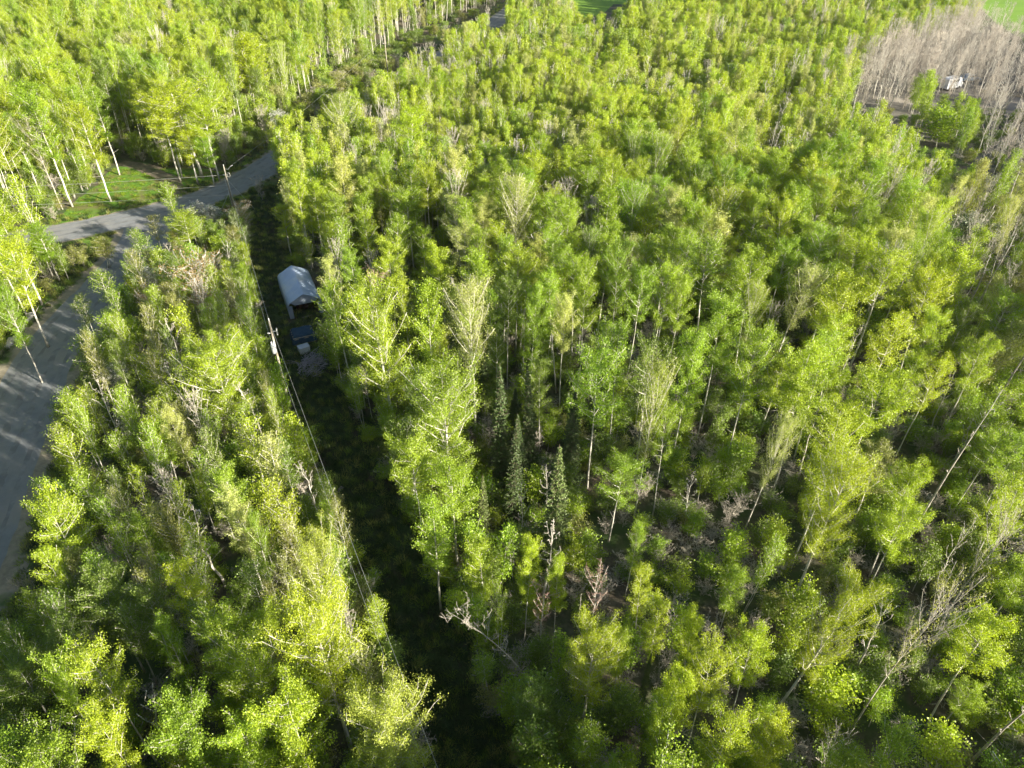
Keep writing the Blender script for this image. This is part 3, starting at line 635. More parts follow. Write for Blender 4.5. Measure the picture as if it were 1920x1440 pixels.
# ================================================================ single trees read off the photograph
# crown entries: kind, crown centre x, y, crown width (px), height (m), tint, label
HC = [
('big',413,722,168,12,'yel','broad bright yellow-green aspen standing alone left of the transformer pole',0),
('birch',293,713,85,8,'mid','mid-green birch just left of the lone bright aspen'),
('birch',343,613,42,7,'pale','slender pale-leaved birch in front of the orange-budded maple'),
('bud',374,535,104,9.5,'orange','maple with orange spring buds and bare white limbs left of the trail'),
('bud',283,575,46,6,'orange','small orange-budded maple between road and large maple'),
('birch',200,547,60,7,'grn','green birch leaning over the near road opposite the boulders'),
('birch',217,640,62,8,'mid','birch with yellowish top behind the dark spruce beside the near road'),
('birch',173,690,82,8,'dk','wide dull green birch clump beside the near road'),
('spruce',187,777,46,7,'spruceg','pale olive spruce standing among birches near the road'),
('spruce',283,668,34,6.5,'spruce','dark small spruce behind the mid-green birch'),
('birch',143,785,72,8,'grn','green birch leaning towards the near road, left of the pale olive spruce'),
('birch',147,875,74,8.5,'yel','yellow-green birch leaning towards the near road below the pale spruce'),
('birch',187,915,66,8,'yel','yellow-tinged birch with leaning white stem by the near road'),
('birch',290,845,68,9,'yel','yellow-green birch above the bare white-branched tree'),
('tall',333,822,44,10,'pale','thin pale aspen between lone bright aspen and bare white tree'),
('bare',313,925,66,8.5,'grey','bare tree with a fan of white branches in the birch stand'),
('birch',480,850,84,10,'yel','tall yellow-green birch clump right below the lone bright aspen'),
('birch',512,890,76,10,'pale','paler birch beside the trail with several white stems'),
('tall',433,935,78,11,'grn','leafy aspen with green crown behind the twin birches'),
('blossom',227,720,44,5,'blossom','white-blossoming tree left of the mid-green birch'),
('blossom',283,532,38,5,'blossom','white-blossoming tree behind the orange-budded maple'),
('blossom',215,947,42,4.5,'blossom','white-blossoming tree among the leaning birches by the road bend'),
('blossom',233,793,30,4,'blossom','small white-blossoming tree right of the pale olive spruce'),
('birch',233,863,58,8,'grn','green birch between yellow birches in the roadside stand'),
('birch',160,590,42,6,'dk','thin dark birch overhanging the near road'),
('tall',27,515,74,13,'yel','bright aspen at the left edge beyond the near road'),
('tall',20,600,52,11,'grn','green aspen low on the left edge beyond the near road'),
('tall',623,540,50,12,'pale','pale-topped aspen leaning over the right side of the shelter'),
('tall',640,600,66,13,'grn','green aspen right of the fabric shelter'),
('sapling',625,640,60,6,'dk','dark leafy sapling beside the navy tarp'),
('aspen',110,1007,104,11,'yel','yellow-green aspen hanging over the near road in the lower left'),
('tall',103,1090,62,10.5,'yel','narrow yellow-green aspen below it at the road edge, lower left'),
('aspen',353,1117,86,12,'yel','small bright yellow aspen crown among leaning white stems, lower left'),
('aspen',200,1270,104,13,'yel','rounded yellow-green aspen with pale branches, lower left'),
('aspen',112,1335,80,13,'grn','green aspen crown near the lower left corner'),
('aspen',217,1385,86,13.5,'yel','yellow-green aspen at the bottom edge, lower left'),
('tall',320,1213,54,11,'grn','narrow green aspen between two leaning groups, lower left'),
('aspen',422,1225,100,12,'mid','mid-green aspen in front of the tall cream-crowned aspen'),
('big',590,1105,112,15,'cream','tall cream-crowned aspen with fine white branches left of the trail'),
('big',612,1235,190,15,'yel','very broad yellow-green aspen beside the trail, lower left'),
('big',728,1378,180,14,'cream','large pale yellow-green aspen with radiating white branches at the bottom edge'),
('big',478,1285,150,12,'mid','broad mid-green aspen with thick grey trunk, lower left'),
('aspen',560,1392,140,14,'yel','yellow-green aspen at the bottom edge left of the large pale one'),
('aspen',367,1410,125,13,'grn','green aspen at the bottom edge under the leaning stems'),
('aspen',460,1400,100,12,'mid','mid-green aspen at the bottom edge between two brighter ones'),
('birch',240,1043,64,9,'mid','mid-green birch with long leaning stem right of the roadside aspen'),
('birch',213,1005,56,9,'grn','green birch with leaning stem above the roadside aspen'),
('birch',333,1003,70,9,'olive','olive birch with leaning white stem below the bare white tree'),
('birch',367,1050,60,9,'mid','birch with long white stem above the small bright aspen crown'),
('birch',293,1093,54,9,'olive','olive birch with speckled stem left of the small bright crown'),
('tall',457,985,62,12,'pale','pale aspen leaning left with a dark gap behind it'),
('tall',487,1030,44,11,'grn','slim green aspen right of the pale leaning aspen'),
('birch',545,975,80,10,'yel','yellow-green birch between trail and pale leaning aspen'),
('aspen',200,1127,96,10,'dk','dark green aspen crown in shade, lower left'),
('aspen',275,1165,90,10,'dk','dark green aspen left of the narrow green aspen'),
('aspen',122,1215,100,9,'dk','dark shaded aspen near the road, lower left'),
('aspen',40,1290,110,9,'dk','dark shaded tree at the left edge near the bottom'),
('aspen',35,1390,110,9,'dk','dark shaded tree filling the bottom left corner'),
('birch',400,1150,70,9,'mid','green birch just above and right of the small bright crown'),
('birch',150,1150,70,8,'dk','dark birch at the roadside under the narrow yellow aspen'),
('aspen',500,1190,90,9,'mid','mid-green aspen with white shoots left of the cream crown'),
('tall',812,1000,84,12,'grn','green birch-like aspen with slanting white trunk right of the trail'),
('spruce',903,985,58,10,'spruceg','olive spruce right of the slanting white trunk'),
('tall',910,1060,74,10,'yel','bright aspen with forked white trunk right of the trail'),
('birch',935,1150,38,9,'grn','narrow green birch rising from behind the arched dead trunk'),
('aspen',985,1055,62,11,'yel','bright aspen crown standing before the tall spruce'),
('aspen',1045,1085,52,10,'mid','lower aspen crown at the foot of the tall spruce'),
('spruce',1043,975,100,13,'spruceg','tall sunlit spruce in the dark gap at the centre'),
('spruce',940,815,66,13,'spruce','dark spruce at the left of the central spruce row'),
('spruce',998,815,52,12.5,'spruce','dark spruce in the middle of the central spruce row'),
('spruce',1070,840,74,11,'spruce','dark shaded spruce at the right of the central spruce row'),
('spruce',962,905,60,11,'spruce','dark spruce below the central spruce row'),
('pinkbare',1017,1133,66,8,'grey','bare tree with reddish twigs and bent white trunk, lower centre'),
('pinkbare',1120,1118,62,8.5,'grey','bare tree with pinkish upright twigs right of the bent white trunk'),
('big',1107,1245,136,11,'yel','bright yellow-green round aspen at the lower centre'),
('tall',1165,1225,46,9,'mid','slim aspen right of the round lower-centre aspen'),
('tall',1187,1027,40,8,'grn','thin green aspen sapling below the thick pale trunk'),
('tall',1207,1110,54,9,'yel','yellow-green sapling aspen above the row of bright ones'),
('tall',1233,1177,60,10,'yel','bright narrow aspen left of the yellow row, lower right'),
('aspen',1267,1310,86,12,'yel','bright yellow aspen near the bottom, right of centre'),
('birch',1100,1395,92,8,'mid','small round green birch at the bottom edge, centre'),
('bud',1180,1425,36,5,'cream','small tan-budded tree at the bottom edge, centre'),
('spruce',1207,1293,32,7,'spruceg','small olive spruce left of the bright yellow aspens'),
('aspen',1303,1200,66,11,'yel','bright yellow aspen topping the lower row, right of centre'),
('aspen',1323,1285,88,12,'yel','bright yellow aspen in the middle of the lower row'),
('aspen',1407,1245,88,12,'yel','upright bright aspen at the right of the lower row'),
('aspen',1350,1380,108,12.5,'yel','yellow-green aspen at the bottom edge, right of centre'),
('aspen',1457,1395,94,11,'yel','yellow-green aspen at the bottom edge below the leaning trunk'),
('tall',1248,1385,66,11,'mid','mid-green aspen at the bottom edge left of the yellow ones'),
('sapling',1553,1305,100,5,'yel','low bright sapling between two long leaning trunks'),
('tall',1373,1103,54,8,'mid','mid-green sapling aspen in the dark undergrowth, lower right'),
('birch',1422,1060,54,9,'grn','tall green birch in the dark undergrowth, lower right'),
('big',1548,965,126,14,'yel','broad yellow-green aspen right of centre in the lower right'),
('aspen',1680,993,92,12,'mid','mid-green aspen right of the broad yellow-green one'),
('aspen',1830,1225,120,11,'yel','bright sprawling aspen above the curved white trunk, lower right'),
('aspen',1897,1093,84,10,'grn','green aspen at the right edge above the sprawling one'),
('sapling',1763,1403,90,4.5,'yel','low bright sapling at the bottom edge, far right'),
('sapling',1487,1143,80,6,'mid','leafy sapling left of the yellow leaning aspen'),
('aspen',667,515,50,12,'grn','small round green aspen above the pale fan-topped tree'),
('aspen',727,500,64,13,'yel','yellow-green aspen right of the small round one'),
('aspen',830,505,68,13,'yel','yellow-green aspen with white limb in front, centre left'),
('tall',893,490,46,13,'mid','slender aspen left of the white-branched tree'),
('pinkbare',712,548,56,10,'grey','bare pinkish fan-topped tree near the centre left'),
('big',722,650,150,16,'yel','large pale yellow-green aspen with long white trunk, centre left'),
('tall',800,625,78,16,'mid','tall aspen with straight pale trunk between two large crowns'),
('pale',882,625,118,16,'pale','large pale aspen with upswept white branches, centre'),
('big',832,790,170,15,'grn','large dense green aspen below the pale one, centre'),
('aspen',780,880,90,12,'mid','leafy mid-green aspen overhanging the trail, centre left'),
('aspen',847,925,118,11,'mid','mid-green aspen right of the trail below the dense green one'),
('aspen',995,597,58,14,'grn','round green aspen above the central spruces'),
('aspen',951,573,60,13,'dk','darker green aspen left of the round one above the spruces'),
('aspen',1050,565,64,14,'grn','green aspen right of the round one above the spruces'),
('aspen',1057,617,56,13,'pale','pale green aspen below its neighbour above the spruces'),
('aspen',1097,555,58,14,'mid','tall mid-green aspen at the end of the row above the spruces'),
('aspen',1160,517,56,14,'grn','round green aspen crown, upper centre right'),
('aspen',1193,557,62,14,'grn','green aspen below the upper round crown, centre right'),
('aspen',1237,553,56,14,'mid','mid-green aspen next to the trunk with fork, centre right'),
('aspen',1272,575,52,13,'mid','mid-green aspen left of the large right-hand group'),
('aspen',1160,663,64,14,'grn','round green aspen above the tall forward aspen'),
('aspen',1117,715,104,15,'grn','tall round-crowned green aspen with long bare trunk, centre'),
('aspen',1217,707,92,14,'dk','dense darker aspen behind the tan-topped tree'),
('pale',1218,775,82,16,'cream','tan-topped aspen with thick pale trunk right of centre'),
('aspen',1157,900,92,9,'grn','low bright green aspen at the foot of the tan-topped tree'),
('aspen',1250,813,62,12,'mid','green aspen touching the tan-topped tree on its right'),
('aspen',1330,510,100,14,'grn','broad green aspen in the upper right-hand group'),
('aspen',1413,540,84,14,'mid','mid-green aspen in the middle of the right-hand group'),
('aspen',1467,500,54,13,'grn','green aspen above the dark spruce hollow'),
('aspen',1290,687,78,15,'grn','tall green aspen left of the twin trunks'),
('aspen',1347,625,84,15,'grn','green aspen with long slender trunk, right of centre'),
('aspen',1407,685,80,15,'mid','green aspen above the twin bare trunks, right of centre'),
('pale',1407,600,62,13,'cream','small tan-twigged aspen amid green crowns, right of centre'),
('spruce',1487,585,62,11,'spruce','dark spruce in the hollow right of centre'),
('aspen',1647,535,96,14,'yel','yellow-green aspen in the upper part of the right-hand cluster'),
('aspen',1567,595,104,14,'yel','bright aspen at the left of the right-hand cluster'),
('aspen',1577,645,84,13,'yel','bright aspen tucked under the left of the right-hand cluster'),
('aspen',1660,640,94,13,'yel','bright rounded aspen in the middle of the right-hand cluster'),
('aspen',1740,573,84,14,'yel','bright aspen at the right end of the cluster near the leaning dead pole'),
('aspen',1735,625,66,12,'mid','aspen below the right end of the cluster'),
('aspen',1493,715,94,14,'yel','yellow-green aspen with upswept limbs, right of centre'),
('aspen',1545,685,84,14,'mid','mid-green aspen behind the one with upswept limbs'),
('aspen',1497,770,96,12,'mid','lower green crown under the upswept limbs'),
('aspen',1693,713,66,12,'yel','small bright aspen at the right of the cluster'),
('aspen',1737,720,66,12,'yel','bright aspen right of the small one, far right cluster'),
('aspen',1643,765,114,13,'yel','wide bright aspen in the front of the right-hand cluster'),
('aspen',1567,830,94,13,'yel','rounded bright aspen, middle right'),
('aspen',1545,890,108,13,'yel','bright aspen directly above the broad yellow-green one'),
('pale',1438,850,66,12,'pale','narrow grey-green aspen with fine pale twigs, right of centre'),
('aspen',1640,880,84,9,'olive','sparse yellowish aspen over dark undergrowth, middle right'),
('aspen',1700,935,82,11,'yel','yellow-green aspen, right of the broad one'),
('aspen',1873,590,84,11,'grn','green aspen right of the leaning dead pole'),
('birch',1882,660,80,9,'pale','pale birch below the green aspen at the right edge'),
('birch',1847,690,90,8,'olive','dusty olive birch left of the pale birch near the right edge'),
('aspen',1847,847,84,9,'mid','mid-green aspen among leaning trunks at the right edge'),
('aspen',1897,863,80,9,'grn','green aspen touching the right edge among leaning trunks'),
('aspen',123,165,96,16,'mid','broad green aspen in the upper left wood'),
('tall',67,215,84,16,'grn','tall aspen with long white trunk behind the lawn, second from left edge'),
('tall',23,230,66,16,'yel','tall aspen with forked white trunk at the far left edge'),
('aspen',343,200,140,15,'yel','large bright aspen clump behind the driveway'),
('aspen',300,215,80,14,'yel','bright aspen at the left shoulder of the clump behind the driveway'),
('aspen',385,225,80,13,'yel','bright aspen at the right shoulder of the clump behind the driveway'),
('tall',322,262,60,9,'mid','bushy mid-green young aspen low at the left foot of the driveway clump'),
('tall',352,275,56,9,'yel','bushy bright young aspen low at the middle foot of the driveway clump'),
('tall',385,285,50,8,'grn','bushy green young aspen low at the right foot of the driveway clump'),
('tall',453,120,92,16,'yel','tall yellow-green aspen with thick white trunk beyond the junction'),
('pale',257,110,62,15,'pale','pale feathery aspen above the driveway clump'),
('poplar',525,285,46,10,'yel','bright spire-shaped poplar at the right of the road junction'),
('poplar',550,300,40,9.5,'yel','second spire-shaped poplar right of the road junction'),
('birch',320,375,46,7,'mid','feathery birch beside the cross road'),
('aspen',350,425,70,7.5,'yel','bright leafy aspen between the blossoming trees and the near road'),
('birch',258,462,46,6,'grn','green birch at the corner of the two roads'),
('birch',293,435,44,6,'olive','olive birch beside the cross road corner'),
('blossom',370,405,44,4,'blossom','white-blossoming tree beside the junction, left one'),
('blossom',400,408,42,4,'blossom','white-blossoming tree beside the junction, right one'),
('bud',450,405,54,5,'orange','round orange-budded maple in front of the junction pole'),
('tall',532,412,44,7.5,'yel','yellow-green sapling aspen right of the upper trail'),
('birch',193,470,54,4,'olive','grey-olive shrubby birch at the tip of the road island'),
('bush',487,352,30,3.5,'grey','dark bare bush at the road edge by the junction'),
('blossom',520,230,34,5,'blossom','white-blossoming tree beside the road beyond the junction'),
('tall',27,452,74,12,'yel','bright aspen at the left edge below the long white trunk'),
('tall',82,452,56,8,'grn','small green aspen at the left end of the cross road'),
('pale',633,225,74,13,'cream','pale bare-topped aspen, upper left of the young stand'),
('aspen',767,245,82,14,'yel','tall aspen with long white trunk in the upper centre'),
('bare',847,277,34,10,'grey','bare pinkish-grey tree, upper centre left'),
('pale',967,405,86,15,'pale','pale aspen with many white branches, upper centre'),
('bare',1037,393,50,11,'grey','bare pale tree left of its twin, upper centre'),
('bare',1070,383,48,11,'grey','bare pale tree in the middle of three, upper centre'),
('bare',1103,420,56,11,'grey','bare pinkish tree at the right of three, upper centre'),
('aspen',1058,440,56,12,'mid','green aspen under the three bare trees'),
('aspen',1150,350,60,14,'yel','yellow-green aspen with long thin white trunk, upper centre right'),
('aspen',1007,333,76,13,'yel','bright aspen above the pale white-branched one'),
('aspen',1073,320,76,13,'yel','bright aspen right of its neighbour, above the bare trees'),
('blossom',1813,450,96,7,'silver','silvery leafed tree near the right edge'),
('bare',1740,440,70,9,'grey','grey bare tree left of the silvery tree'),
('bare',1265,100,60,9,'grey','bare grey tree in the upper right young stand'),
('sapling',1770,235,80,7,'mid','green clump of young trees standing alone in the bare brush'),
]
# base entries: kind, base x, y, crown width px, height m, tint, label, lean(x,y)
HB = [
('big',1452,1338,118,12.5,'yel','yellow aspen with thick curved white trunk leaning right, lower right',(.20,.06)),
('deadbig',1592,1372,95,15,'olive','nearly leafless aspen with long leaning trunk, lower right',(.12,0)),
('deadbig',1747,1195,100,13,'olive','nearly leafless grey aspen near the right edge',(.10,0)),
('pole',1807,623,34,13,'grey','dead leaning pole-like trunk near the right edge, upper',(.05,0)),
('pole',1847,785,30,12,'grey','slim dead trunk leaning right among dusty birches',(.08,0)),
('pole',1700,1010,30,15,'grey','long thin dead trunk slanting towards the right edge',(.18,.1)),
('pole',1813,1430,40,9,'grey','dark dead trunk at the bottom right corner',(.12,0)),
('aspen',63,418,62,16,'yel','tall forked aspen with white trunk left of the lawn',(0,0)),
('tall',138,388,66,17,'grn','tall aspen with long white trunk at the lawn edge',(0,0)),
('tall',210,378,64,15,'yel','tall aspen standing on the lawn itself',(0,0)),
('tall',192,340,50,15,'grn','tall aspen at the back of the lawn, middle of three',(0,0)),
('tall',223,328,50,14,'grn','tall aspen at the back of the lawn, right of three',(0,0)),
('tall',172,342,50,15,'mid','tall aspen at the back of the lawn, left of three',(0,0)),
('deadbig',120,392,60,14,'olive','white-limbed half-bare aspen at the edge of the lawn',(0,0)),
('tall',1093,948,10,12,'grn','',(0,0)),
('arch',1000,1315,60,10.5,'grey','dead arched white trunk bending left towards the trail',(-.1,0)),
('pole',1083,1190,16,5,'grey','short broken white snag between the two reddish bare trees',(0,0)),
('aspen',1747,1385,70,6,'mid','small aspen with curved white trunk, lower right corner',(.08,0)),
('pole',1285,640,20,12,'grey','',(0,0)),
]
placed = []      # x, y, crown radius, height
ntree = {}
def far_enough(X, Y, d): 
    for (x, y, r, h) in placed:
        if abs(x - X) < d and abs(y - Y) < d and (x - X) ** 2 + (y - Y) ** 2 < d * d: return False
    return True
for e_ in HC:
    kind, cx, cy_, w, h, tint, lab = e_[:7]
    tm, cm, H, Rc, cf = PROTO[kind][0]
    X, Y = at(cx, cy_, h * cf); dist = math.sqrt(X * X + Y * Y + (CAM_H - h * cf) ** 2)
    d = Y * cp + (CAM_H - h * cf) * sp; wm = w * d / F * (1.0 if kind == 'big' or 950 < cx and cy_ > 850 else 1.08 if kind in ('aspen', 'tall') else 1.0)
    lx = rnd.gauss(0, .03); ly = rnd.gauss(0, .03)
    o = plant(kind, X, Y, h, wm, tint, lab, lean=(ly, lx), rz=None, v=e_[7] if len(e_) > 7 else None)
    placed.append((X, Y, wm / 2, h)); ntree[NAMES[kind]] = ntree.get(NAMES[kind], 0) + 1
for kind, bx, by, w, h, tint, lab, ln in HB:
    if not lab: continue
    X, Y = at(bx, by); d = Y * cp + CAM_H * sp; wm = w * d / F
    o = plant(kind, X, Y, h, wm, tint, lab, lean=(0, 0), rz=0.0)
    o.rotation_euler = (-ln[1], ln[0], 0)
    placed.append((X, Y, wm / 2, h)); ntree[NAMES[kind]] = ntree.get(NAMES[kind], 0) + 1

# ================================================================ the rest of the wood
fr = random.Random(11)
LAWN_BB = LAWN
def zone(X, Y):
    if X * X + Y * Y < 9: return None
    if dist_line(X, Y, LOWER) < 5.4 or dist_line(X, Y, UPPER) < 5.0: return None
    if dist_line(X, Y, TRAIL) < 2.3: return None
    if inpoly(X, Y, LAWN) or dist_line(X, Y, DRIVE) < 2.2: return None
    if inpoly(X, Y, F1) or inpoly(X, Y, F2): return None
    # shelter footprint
    dx, dy = X - SX, Y - SY; a = dx * rx.x + dy * rx.y; b = dx * ax.x + dy * ax.y
    if -1.5 < a < 5.2 and -9.5 < b < 9: return None
    px, py = proj(X, Y, 0)
    if inpoly(px + 22 * math.sin(X * .9 + Y * .4), py + 9 * math.sin(Y * .7 - X * .5), BARE_PX): return 'bare'
    if Y > 95 and inpoly(px, py, GAPZ): return 'gap'
    # side of the roads
    if Y >= 104:
        rxp = None
        for (ax_, ay_), (bx_, by_) in zip(UPPER, UPPER[1:]):
            if ay_ <= Y <= by_: rxp = ax_ + (bx_ - ax_) * (Y - ay_) / max(1e-6, by_ - ay_)
        if rxp is None: rxp = 20
        if X < rxp: return 'left'
    elif X < -47.5 - (Y > 60) * 3 and not (X > -75 and 95 > Y > 90 and X > -50): return 'left'
    if Y < 102:
        tx = None
        for (ax_, ay_), (bx_, by_) in zip(TRAIL, TRAIL[1:]):
            if by_ <= Y <= ay_: tx = ax_ + (bx_ - ax_) * (Y - ay_) / min(-1e-6, by_ - ay_)
        if tx is None: tx = -30 if Y > 60 else 0
        if X < tx: return 'island'
    if Y > 97 + 6 * math.sin(X * .08) + .06 * X: return 'young'
    if X > 48 and 60 < Y: return 'edge'
    return 'near'
ZL = dict(left='in the wood left of the roads', island='in the strip between road and trail', young='in the dense young stand beyond the big aspens',
          edge='in the dusty brush at the right edge', near='under the tall aspens right of the trail', bare='in the bare grey thicket at the upper right', gap='in the brushy strip beside the far road')
fill = []        # (kind, X, Y, h, w, tint, zone, score)
def inframe(X, Y, h):
    ok = False
    for z in (1, .6, .2):
        px, py = proj(X, Y, h * z)
        if -20 < px < 1940 and -20 < py < 1460: ok = True
    return ok
def add(kind, X, Y, h, w, tint, z, gap=1.5, clear=True, hero_gap=None):
    if Y < 4 and abs(X) < 12: return
    vis = Y > 3 and inframe(X, Y, h)
    if clear and vis and blocks(X, Y, h, w, CLEAR if h > 3.2 else CLEAR[:-1]): return
    if z != 'gap' and vis and h > 3.2 and Y > 100 and blocks(X, Y, h, w * .5, [GAP]): return
    if z not in ('bare', 'left', 'island') and vis and X > 60 and Y > 100 and blocks(X, Y, h, w * .8, [VIS_BARE]): return
    if not far_enough(X, Y, gap): return
    d = math.sqrt(X * X + Y * Y + CAM_H ** 2)
    fill.append((kind, X, Y, h, w, tint, z, (w * h) / d ** 2 if vis else -1))
def pick(*opts):
    t = sum(o[1] for o in opts); r = fr.random() * t
    for o in opts:
        r -= o[1]
        if r <= 0: return o[0]
    return opts[-1][0]
def patch(X, Y, s, k=0): return .5 + .5 * math.sin(X * s + 1.7 * k + 1.3 * math.sin(Y * s * .8 + k)) * math.cos(Y * s * 1.1 + .9 * math.sin(X * s * .7 + 2 * k))
def grid(x0, x1, y0, y1, c):
    y = y0
    while y < y1:
        x = x0
        while x < x1:
            yield x + fr.random() * c, y + fr.random() * c
            x += c
        y += c
def wide(Y): return .78 * math.hypot(Y, 45) + 22
# tall layer
for X, Y in grid(-280, 300, -30, 350, 3.3):
    if abs(X) > wide(Y): continue
    z = zone(X, Y)
    if z == 'left':
        if Y > 60 and dist_line(X, Y, UPPER) < 7.0 + 5 * patch(X, Y, .2, 9) and Y > 120: continue
        q = patch(X, Y, .05)
        kind = pick(('aspen', 4), ('tall', 3), ('pale', .5), ('bare', .3), ('poplar', 1))
        add(kind, X, Y, fr.uniform(10.5, 17) * (.82 + .3 * patch(X, Y, .12, 5)), fr.uniform(3.4, 5.0) if kind == 'aspen' else fr.uniform(2.6, 3.6), pick(('grn', 1 + 2 * q), ('mid', 3), ('yel', 3), ('lime', 1.5), ('dk', .4)), z, 2.2)
    elif z == 'near':
        vis = Y > 14 and inframe(X, Y, 13)
        if not vis:  # unseen aspens outside the view, added to cast shadows into it
            if Y > 50 or X < 30 or fr.random() < .35: add('aspen', X, Y, fr.uniform(12, 15) if Y > 50 or X < 30 else fr.uniform(7, 11), fr.uniform(4, 5), 'grn', z, 2)
        elif Y > 82 or (Y > 62 and X > -8):
            kind = pick(('aspen', 4), ('tall', 3), ('pale', .5), ('bare', .3))
            add(kind, X, Y, fr.uniform(10.5, 14), fr.uniform(3.1, 4.9), pick(('grn', 3), ('mid', 3), ('yel', 2), ('pale', .6)), z, 3.0)
        else:
            if fr.random() < .42: add(pick(('tall', 3), ('birch', 2), ('aspen', 1.5)), X, Y, fr.uniform(8, 11.5), fr.uniform(2.4, 3.8), pick(('grn', 2), ('mid', 2), ('yel', 1.5), ('dk', .6)), z, 3.4)
            elif fr.random() < .6: add(pick(('bare', 1), ('whip', 4), ('pole', .6)), X, Y, fr.uniform(5, 10), fr.uniform(1.0, 2.2), 'grey', z, 2.5)
    elif z == 'edge':
        kind = pick(('bare', 3), ('tall', 1.6), ('pale', 1), ('birch', 1), ('pole', .5))
        add(kind, X, Y, fr.uniform(8, 13), fr.uniform(2.0, 3.2), pick(('olive', 2), ('mid', 2), ('pale', 1), ('yel', 1)), z, 2.4)
    elif z == 'island' and Y < 18:
        add('aspen', X, Y, fr.uniform(11, 14), fr.uniform(4, 5), 'grn', z, 2.4)
print('tall', len(fill))
for X, Y in grid(-60, 10, 14, 104, 2.3):
    if zone(X, Y) != 'island': continue
    near = Y < 30
    far_ = Y > 72
    kind = pick(('birch', 6), ('tall', 1.3), ('bare', .2), ('whip', .5), ('sapling', .4))
    h = fr.uniform(7, 10.5) if not far_ else fr.uniform(3.5, 6.5)
    add(kind, X, Y, h, fr.uniform(1.7, 2.6), pick(('grn', 2), ('mid', 2.6), ('yel', 1.5), ('olive', 1.5), ('dk', 1.6)), 'island', 1.5)
# young stand
for c, ya, yb in ((1.65, 90, 150), (1.85, 150, 230), (2.4, 230, 350)):
    for X, Y in grid(-40, 320, ya, yb, c + .2):
        if abs(X) > wide(Y): continue
        if zone(X, Y) != 'young': continue
        q = patch(X, Y, .075, 1); q2 = patch(X, Y, .16, 3)
        if q2 > .93: continue
        tall_ = q > .8 and fr.random() < .3
        kind = 'tall' if tall_ else pick(('poplar', 7), ('whip', 1.0 + 5 * (q2 < .16)), ('bare', .3), ('sapling', .5), ('aspen', .5 + 2.5 * (patch(X, Y, .09, 8) > .7)))
        h = fr.uniform(10, 13) if tall_ else fr.uniform(7.4, 10.9) * (.85 + .3 * patch(X, Y, .13, 6)) * (1 if kind != 'sapling' else .6)
        add(kind, X, Y, h, fr.uniform(1.7, 3.1) * (1.3 if tall_ or kind == 'aspen' else 1), pick(('lime', 2 + 6 * q), ('yel', 2), ('mid', 1.5), ('grn', .2 + 2.5 * (1 - q) ** 2), ('pale', 1.6)), 'young', 1.0)
# bare thicket
for X, Y in grid(50, 330, 95, 240, 2.1):
    if abs(X) > wide(Y) + 20: continue
    if zone(X, Y) == 'bare': 
        px, py = proj(X, Y, 0)
        if 1700 < px < 1815 and 205 < py < 320: add(pick(('poplar', 4), ('sapling', 1)), X, Y, fr.uniform(6, 9), fr.uniform(2, 2.8), pick(('mid', 2), ('grn', 1)), 'bare', 1.2)
        elif py > 190 and fr.random() < .6: continue
        else: add(pick(('whip', 3), ('bare', 4), ('bush', 2)), X, Y, fr.uniform(4, 10.5), fr.uniform(1.6, 3.2), 'grey', 'bare', 1.2, clear=fr.random() < .35)
# understorey
for X, Y in grid(-110, 130, 8, 190, 1.55):
    if abs(X) > .75 * math.hypot(Y, 45) + 4: continue
    z = zone(X, Y)
    if z is None or (z == 'young' and Y > 120 ) : continue
    if z == 'gap':
        add(pick(('shrub', 5), ('bush', 2), ('blossom', .2)), X, Y, fr.uniform(2.0, 4.2), fr.uniform(2.4, 4.0), pick(('dk', 2), ('mid', 2), ('olive', 2)), z, 1.0); continue
    if Y > 150: continue
    q = patch(X, Y, .11, 2)
    r = fr.random()
    if z == 'bare' and r > .3: continue
    if r < (.52 if z != 'near' or X < 6 else .36):
        dt = dist_line(X, Y, TRAIL); low = dt < 8
        add('shrub', X, Y, fr.uniform(.5, 1.3) if low and r < .4 else fr.uniform(.9, 2.8), fr.uniform(1.3, 2.8), pick(('dk', 3), ('mid', 1 + 3 * q), ('olive', 1.5), ('grn', 1)), z, .7, clear=not (low and r < .4))
    elif r < (.70 if z != 'near' or X < 5 else .60) and z != 'bare': add('sapling', X, Y, fr.uniform(2.5, 5), fr.uniform(1.6, 2.6), pick(('dk', 2), ('grn', 2), ('mid', 1.5)), z, .9)
    elif r < .88: add('bush', X, Y, fr.uniform(1.2, 3), fr.uniform(1.5, 2.4), 'grey', z, .8)
    elif z in ('near', 'edge', 'island'): add('bush', X, Y, fr.uniform(.35, .7), fr.uniform(2, 3), 'grey', z, .5)
# brush hiding the feet of the trunks along the far road
for X, Y in grid(-75, 0, 112, 290, 2.0):
    du = dist_line(X, Y, UPPER)
    if zone(X, Y) in ('left', 'gap') and 7 < du < 19 and fr.random() < .7: add(pick(('sapling', 3), ('shrub', 2), ('bush', 1)), X, Y, fr.uniform(2.0, 6.5), fr.uniform(2, 3.4), pick(('dk', 2), ('mid', 2), ('grn', 1), ('olive', 1)), 'left', 1.0)
